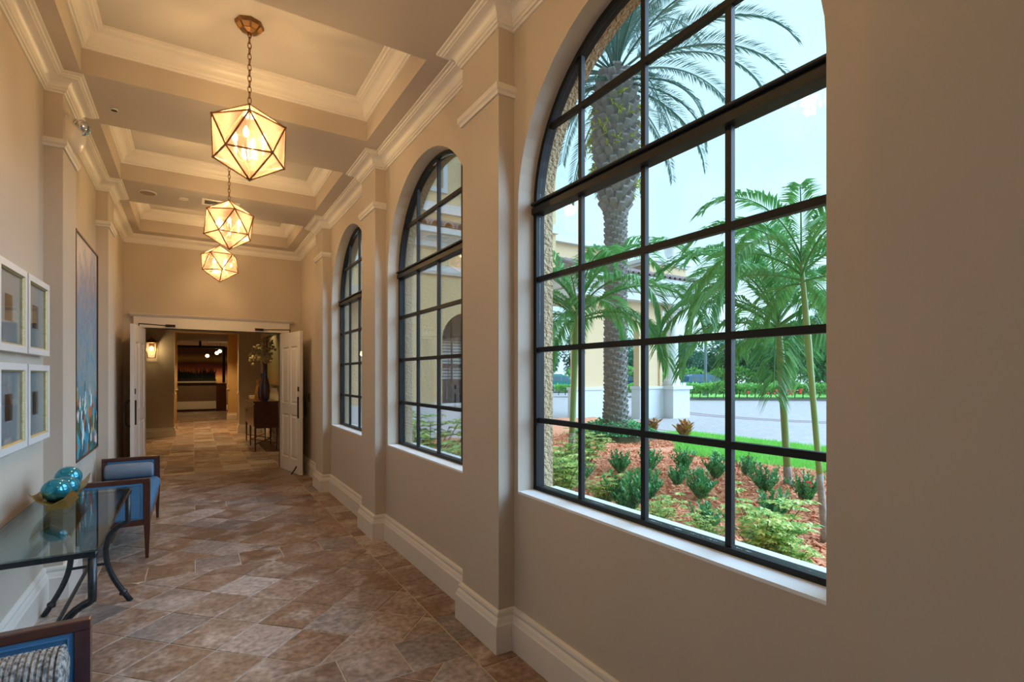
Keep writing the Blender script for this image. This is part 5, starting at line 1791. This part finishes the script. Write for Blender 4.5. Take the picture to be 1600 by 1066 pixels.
for x_ in (ac - 0.3, ac, ac + 0.3):
    MB().box(x_ - .014, x_ + .014, WY + .15, WY + .19, 0.93, aspr + sqrt(max(0.01, (ar_ - .03) ** 2 - (x_ - ac) ** 2))).build('muntin', M['frame'], wn_)
for z_ in (1.3, 1.72, aspr):
    MB().box(ax0 + .03, ax1 - .03, WY + .145, WY + .195, z_ - .02, z_ + .02).build('muntin', M['frame'], wn_)
MB().prism(i_, 'y', WY + .165, WY + .172).build('pane', M['glass'], wn_)
bl_ = mat('pale_blind', (0.45, 0.50, 0.50), 0.7)
for k in range(13):
    z_ = 1.42 + k * 0.068
    MB().box(ax0 + .06, ax1 - .06, WY + .24, WY + .27, z_, z_ + .045).build('blind_slat', bl_, wn_)
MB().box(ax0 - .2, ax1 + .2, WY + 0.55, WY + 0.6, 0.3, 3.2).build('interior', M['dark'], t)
MB().box(ax0 - .06, ax1 + .06, WY - 0.08, WY + 0.16, 0.84, 0.9).build('sill', M['white'], wn_)
# upper storey behind
t = thing('upper_storey', 'pale stucco upper storey with white panel mouldings above the tiled roof', 'building', (4, 12.1, 4.6))
MB().box(1.745, 9.0, 12.1, 12.4, 4.6, 9.2).build('wall', M['stucco2'], t)
MB().box(1.745, 9.05, 12.0, 12.1, 5.62, 5.86).build('string_course', M['white'], t)
for x in (2.6, 4.3, 6.0):
    m = MB()
    for a in ((x, x + .12, 6.15, 7.6), (x + 1.1, x + 1.22, 6.15, 7.6), (x + .12, x + 1.1, 6.15, 6.27), (x + .12, x + 1.1, 7.48, 7.6)):
        m.box(a[0], a[1], 12.04, 12.1, a[2], a[3])
    m.build('panel_moulding', M['white'], t)

# ---------------------------------------------------------------- porte-cochere
t = thing('porte_cochere', 'peach and white porte-cochere with arch, columns and tiled eave', 'portico', (13, 14, -0.1))
PY = 13.6
bodyw = MB()
# -Y face wall with an arch between the piers
pax0, pax1, pspr = 12.2, 13.92, 2.95
pc, prr = (pax0 + pax1) / 2, (pax1 - pax0) / 2
bodyw.box(10.95, pax0, PY, PY + 0.28, -0.1, 4.2).box(pax1, 14.95, PY, PY + 0.28, -0.1, 4.2)
for i in range(N_):
    p, q_ = pc - prr * cos(pi * i / N_), pspr + prr * sin(pi * i / N_)
    p2, q2 = pc - prr * cos(pi * (i + 1) / N_), pspr + prr * sin(pi * (i + 1) / N_)
    bodyw.add([(p, PY, q_), (p2, PY, q2), (p2, PY, 4.2), (p, PY, 4.2), (p, PY + .28, q_), (p2, PY + .28, q2), (p2, PY + .28, 4.2), (p, PY + .28, 4.2)], [(0, 1, 2, 3), (7, 6, 5, 4), (0, 4, 5, 1), (3, 2, 6, 7)])
bodyw.box(14.95, 15.1, PY - 0.05, PY + 1.0, -0.1, 4.2)
bodyw.build('arch_wall', M['portico'], t)
for x0, x1 in ((10.9, pax0 + 0.03), (pax1 - 0.03, 15.15)):
    m = MB().box(x0, x1, PY - 0.08, PY + 0.36, -0.1, 1.0)
    m.box(x0 - 0.04, x1 + 0.04, PY - 0.12, PY + 0.40, 1.0, 1.1)
    m.build('pier_base', M['white'], t)


def column(x, y, parent):
    c = MB().lathe([(0.31, 1.22), (0.31, 1.30), (0.26, 1.36), (0.245, 1.42), (0.24, 1.6), (0.215, 3.55), (0.235, 3.57), (0.235, 3.62), (0.215, 3.65), (0.22, 3.80), (0.30, 3.98), (0.32, 4.0)], (x, y, 0), 20).build('column', M['white'], parent, smooth='auto')
    MB().box(x - 0.46, x + 0.46, y - 0.46, y + 0.46, -0.1, 0.98).build('pedestal', M['white'], c)
    MB().box(x - 0.54, x + 0.54, y - 0.54, y + 0.54, 0.98, 1.10).build('pedestal_cap', M['white'], c)
    MB().box(x - 0.36, x + 0.36, y - 0.36, y + 0.36, 1.10, 1.22).build('column_base', M['white'], c)
    MB().box(x - 0.38, x + 0.38, y - 0.38, y + 0.38, 4.0, 4.18).build('abacus', M['white'], c)
    return c


column(15.62, 13.55, t)
column(17.2, 25.2, t)
EX0, EX1, EY0, EY1 = 10.6, 16.35, 13.15, 14.95
MB().box(EX0, EX1, EY0, EY1, 4.18, 4.42).build('architrave', M['white'], t)
MB().box(EX0 + 0.06, EX1 - 0.06, EY0 + 0.06, EY1, 4.42, 4.5).build('frieze', M['portico'], t)
prof = [(0.0, 4.46), (0.06, 4.50), (0.10, 4.60), (0.22, 4.74), (0.34, 4.80), (0.36, 4.98), (0.0, 4.98)]
MB().sweep(prof, [(EX0, EY1), (EX0, EY0), (EX1, EY0), (EX1, EY1)][::-1]).build('cornice', M['white'], t)
MB().box(EX0 + .05, EX1 - .05, EY0 + .05, EY1, 4.45, 4.98).build('entablature_core', M['white'], t)
MB().prism([(EY0 - 0.38, 4.98), (EY0 + 1.0, 5.5), (EY0 + 1.0, 4.98)], 'x', EX0 - 0.3, EX1 + 0.36).build('roof_deck', M['roof'], t)
x = EX0 - 0.2
while x < EX1 + 0.36:
    for i in range(3):
        k0, k1 = i / 3, min(1, (i + 1.15) / 3)
        barrel(x, 0.10 + .004 * (2 - i), EY0 - .44 + 1.42 * k0, 4.97 + .52 * k0, EY0 - .44 + 1.42 * k1, 4.97 + .52 * k1).build('roof_tile', M['roof'], t)
    x += 0.26
MB().box(14.3, 16.3, EY0 + 0.3, EY1 + 0.6, 4.98, 5.62).build('parapet', M['portico'], t)
MB().box(14.22, 16.38, EY0 + 0.22, EY1 + 0.68, 5.62, 5.72).box(14.14, 16.46, EY0 + 0.14, EY1 + 0.76, 5.72, 5.86).build('parapet_cap', M['white'], t)
MB().box(9.6, 13.4, 14.9, 17.4, 4.4, 6.3).build('rear_parapet', M['portico'], t)
MB().box(9.4, 13.6, 14.7, 17.6, 6.3, 6.55).build('rear_parapet_cap', M['white'], t)
urn = [(0.14, 0), (0.16, 0.05), (0.08, 0.10), (0.07, 0.16), (0.17, 0.26), (0.22, 0.40), (0.24, 0.55), (0.32, 0.62), (0.34, 0.70), (0.28, 0.72)]
o = MB().lathe(urn, (0, 0, 0), 20).build('stone_urn', M['white'], None, smooth='auto')
o.location = (15.75, 13.75, 5.86); tag(o, 'white stone urn on the corner of the porte-cochere parapet', 'urn')
o = MB().lathe(urn, (0, 0, 0), 20).build('stone_urn', M['white'], None, smooth='auto')
o.location = (15.7, 14.95, 5.86); tag(o, 'white stone urn standing behind the corner one on the parapet', 'urn')

# ---------------------------------------------------------------- far side of the drive
m = MB()
n = 30
isl = [(30.2 + 0.0, 20.6)]
cx_, cy_ = 37.5, 20.5
pts = []
for i in range(40):
    w = 2 * pi * i / 40
    pts.append((cx_ + 12.6 * cos(w) * cos(-.55) - 4.3 * sin(w) * sin(-.55), cy_ + 12.6 * cos(w) * sin(-.55) + 4.3 * sin(w) * cos(-.55)))
MB().prism(pts, 'z', -0.1, 0.02).build('island_kerb', M['curb'], kind='structure')['label'] = 'kerb round the planted traffic island'
pts2 = [(cx_ + (p[0] - cx_) * 0.975, cy_ + (p[1] - cy_) * 0.975) for p in pts]
MB().prism(pts2, 'z', 0.0, 0.05).build('island_lawn', M['grass'], kind='structure')['label'] = 'grass of the traffic island across the drive'


def hedge(label, p0, p1, depth, h, n, seed, flowers=0):
    r = np.random.RandomState(seed)
    p0, p1 = np.array(p0, float), np.array(p1, float)
    d = p1 - p0
    L = np.linalg.norm(d); d /= L
    nn = np.array([-d[1], d[0]])
    t = thing('hedge', label, 'hedge', ((p0[0] + p1[0]) / 2, (p0[1] + p1[1]) / 2, 0.03))
    s = r.uniform(0, L, n); w = r.uniform(-depth / 2, depth / 2, n); z = h * (0.15 + 0.85 * np.sqrt(r.uniform(0, 1, n))) * (0.85 + 0.15 * np.sin(s * 2.3) * np.cos(s * 0.9 + 1))
    P = np.stack([p0[0] + d[0] * s + nn[0] * w, p0[1] + d[1] * s + nn[1] * w, z + 0.03], 1)
    D = np.stack([r.normal(0, 1, n), r.normal(0, 1, n), r.uniform(0.2, 1.4, n)], 1)
    vs, F = leaves(P, D, r.uniform(0.16, 0.30, n), 0.06)
    leaf_obj('foliage', vs, F, M['hedge'], t)
    m = MB()
    for k in range(int(L * 2)):
        b = p0 + d * (k + .5) / 2
        m.tube([(b[0], b[1], 0.03), (b[0] + .1, b[1], h * .7)], 0.03, 4)
    m.build('stems', M['stem'], t)
    if flowers:
        m = MB()
        for k in range(flowers):
            s_ = r.uniform(L * .25, L * .55); q = p0 + d * s_ - nn * (depth / 2)
            m.sphere((q[0], q[1], h * r.uniform(.3, .6)), 0.09, 6, 4)
        m.build('flowers', M['flower'], t, kind='stuff')
    return t


hedge('bright green hedge with red flowers on the traffic island', (27.6, 22.6), (37.8, 15.2), 1.6, 1.0, 6500, 51, 16)
hedge('lower green hedge seen through the porte-cochere arch', (23.0, 31.0), (30.5, 26.5), 1.2, 0.8, 3500, 52)


hedge('dark green understorey thicket along the far tree line', (31.0, 40.0), (53.0, 17.5), 2.5, 2.3, 9000, 53)


def make_tree(seed, mt, h, rad_, nleaf):
    r = np.random.RandomState(seed)
    t = thing('background_tree', 'x', 'tree', (0, 0, 0), 'trees across the drive')
    m = MB()
    m.tube([(0, 0, 0), (0.1, 0, h * .3), (0.0, 0.1, h * .55)], [0.22, 0.17, 0.1], 8)
    cs_ = []
    for k in range(9):
        a = r.uniform(0, 2 * pi); rr = rad_ * r.uniform(0.1, 0.7); z = h * r.uniform(0.38, 0.86)
        cs_.append((rr * cos(a), rr * sin(a), z, rad_ * r.uniform(0.40, 0.62)))
        m.tube([(0, 0, h * .35), (rr * cos(a) * .7, rr * sin(a) * .7, z)], [0.08, 0.03], 5)
    m.build('trunk', M['bark'], t)
    P, D = [], []
    for c_ in cs_:
        n = nleaf // 9
        v = r.normal(0, 1, (n, 3)); v /= np.linalg.norm(v, axis=1)[:, None]
        q = v * (c_[3] * r.uniform(0.55, 1.0, n) ** 0.6)[:, None] * np.array([1, 1, 0.75])
        P.append(q + np.array(c_[:3])); D.append(v + r.normal(0, .5, (n, 3)))
    P, D = np.concatenate(P), np.concatenate(D)
    vs, F = leaves(P, D, r.uniform(0.25, 0.5, len(P)), 0.11, droop=0.2)
    leaf_obj('foliage', vs, F, mt, t)
    return t


trs = [make_tree(61, M['tree'], 7.0, 3.4, 5400), make_tree(62, M['tree2'], 6.2, 3.0, 5000), make_tree(63, M['tree'], 5.2, 3.2, 5000)]
tu = [[False], [False], [False]]
TL = [
    (0, 34.5, 41.5, 0.9, 'dark tree seen through the porte-cochere arch, left side'), (2, 38.5, 40.0, 1.0, 'low dark tree behind the arch pier'),
    (2, 41.5, 36.5, 0.85, 'low tree left of the lamp post, nearest the column'), (0, 45.5, 38.5, 0.82, 'tree behind the blue car roof'),
    (2, 44.0, 31.5, 0.92, 'tree just right of the lamp post'), (1, 45.5, 27.5, 0.90, 'bright green tree left of the third muntin'),
    (0, 51.0, 31.0, 0.98, 'tall dark tree behind the bright green one'), (1, 44.5, 22.5, 0.95, 'bright green tree behind the hedge middle'),
    (0, 49.5, 23.5, 1.1, 'tall dark tree behind the garden palm crown'), (1, 46.5, 18.5, 1.0, 'bright green tree behind the right palm stem'),
    (0, 50.0, 16.0, 1.05, 'dark tree at the far right beyond the hedge'), (2, 44.0, 15.0, 1.0, 'low tree at the right end of the hedge'),
    (1, 54.0, 27.0, 1.15, 'tall bright tree farthest back over the drive'), (0, 30.0, 44.0, 1.0, 'tree left of the date palm trunk, far back'),
    (2, 26.5, 41.0, 1.0, 'tree behind the left column of the porte-cochere'), (2, 55.5, 34.0, 1.1, 'hazy low tree filling the gap by the lamp post'),
    (2, 50.0, 41.0, 1.1, 'hazy low tree behind the column foot'),
]
for k, x, y, s, lab in TL:
    drop(trs[k], tu[k], x, y, s, x * 1.7, lab, -0.1)

# street lamp
t = thing('street_lamp', 'tall grey lamp post with box head beyond the driveway', 'lamp post', (31.3, 24.1, 0))
MB().lathe([(0.22, 0), (0.22, 0.5), (0.10, 0.55), (0.09, 3.0), (0.07, 6.4)], (31.3, 24.1, 0), 12).build('pole', M['pole'], t)
MB().cbox(31.0, 31.9, 23.8, 24.3, 6.4, 6.62, 0.04).build('lamp_head', M['pole'], t)
MB().tube([(31.3, 24.1, 6.35), (31.3, 24.1, 6.5)], 0.1, 8).build('neck', M['pole'], t)


def car(label, x, y, rz, paint):
    t = thing('parked_car', label, 'car', (0, 0, 0), 'cars parked beyond the drive')
    side = [(-2.25, 0.35), (2.2, 0.35), (2.25, 0.55), (2.2, 0.85), (1.3, 1.0), (0.62, 1.08), (-2.2, 1.08), (-2.3, 0.9), (-2.3, 0.5)]
    cab = [(-2.15, 1.05), (0.75, 1.05), (0.1, 1.58), (-0.3, 1.66), (-1.75, 1.66), (-2.0, 1.55)]
    MB().prism(side, 'y', -0.9, 0.9).build('body', paint, t)
    cb = MB()
    n = len(cab)
    cb.add([(p[0], -0.86 + 0.13 * (p[1] - 1.05) / .6, p[1]) for p in cab] + [(p[0], 0.86 - 0.13 * (p[1] - 1.05) / .6, p[1]) for p in cab],
           [tuple(range(n)), tuple(reversed(range(n, 2 * n)))] + [(i, i + n, (i + 1) % n + n, (i + 1) % n) for i in range(n)])
    cabin = cb.build('cabin', paint, t)
    for s in (-1, 1):
        for a, b in ((-1.95, -1.25), (-1.15, -0.45), (-0.35, 0.45)):
            yy = lambda z: s * (0.875 - 0.13 * (z - 1.05) / .6)
            x1 = b if b < 0.3 else 0.02
            MB().add([(a, yy(1.1), 1.1), (b, yy(1.1), 1.1), (x1, yy(1.52), 1.52), (a + 0.05, yy(1.52), 1.52)], [(0, 1, 2, 3)]).build('side_window', M['carglass'], cabin)
        for xx in (-1.4, 1.35):
            Mx = Matrix.Translation((xx, s * 0.82, 0.34)) @ Matrix.Rotation(pi / 2, 4, 'X')
            MB().lathe([(0.2, -0.1), (0.34, -0.09), (0.34, 0.09), (0.2, 0.1)], n=16, M=Mx).build('wheel', M['tyre'], t)
        MB().box(-1.7, -0.3, s * 0.55 - 0.02, s * 0.55 + 0.02, 1.66, 1.72).build('roof_rail', M['pole'], cabin)
    MB().add([(0.70, -0.78, 1.10), (0.70, 0.78, 1.10), (0.16, 0.70, 1.54), (0.16, -0.70, 1.54)], [(0, 1, 2, 3)]).build('windscreen', M['carglass'], cabin)
    t.location = (x, y, -0.1)
    t.rotation_euler = (0, 0, rz)
    return t


car('blue estate car parked behind the island hedge', 35.9, 27.2, -0.5, M['carblue'])
car('navy car glimpsed through the porte-cochere arch', 35.3, 35.6, -0.6, M['carnavy'])
car('teal car behind the left column of the porte-cochere', 29.5, 38.2, -0.6, M['carteal'])
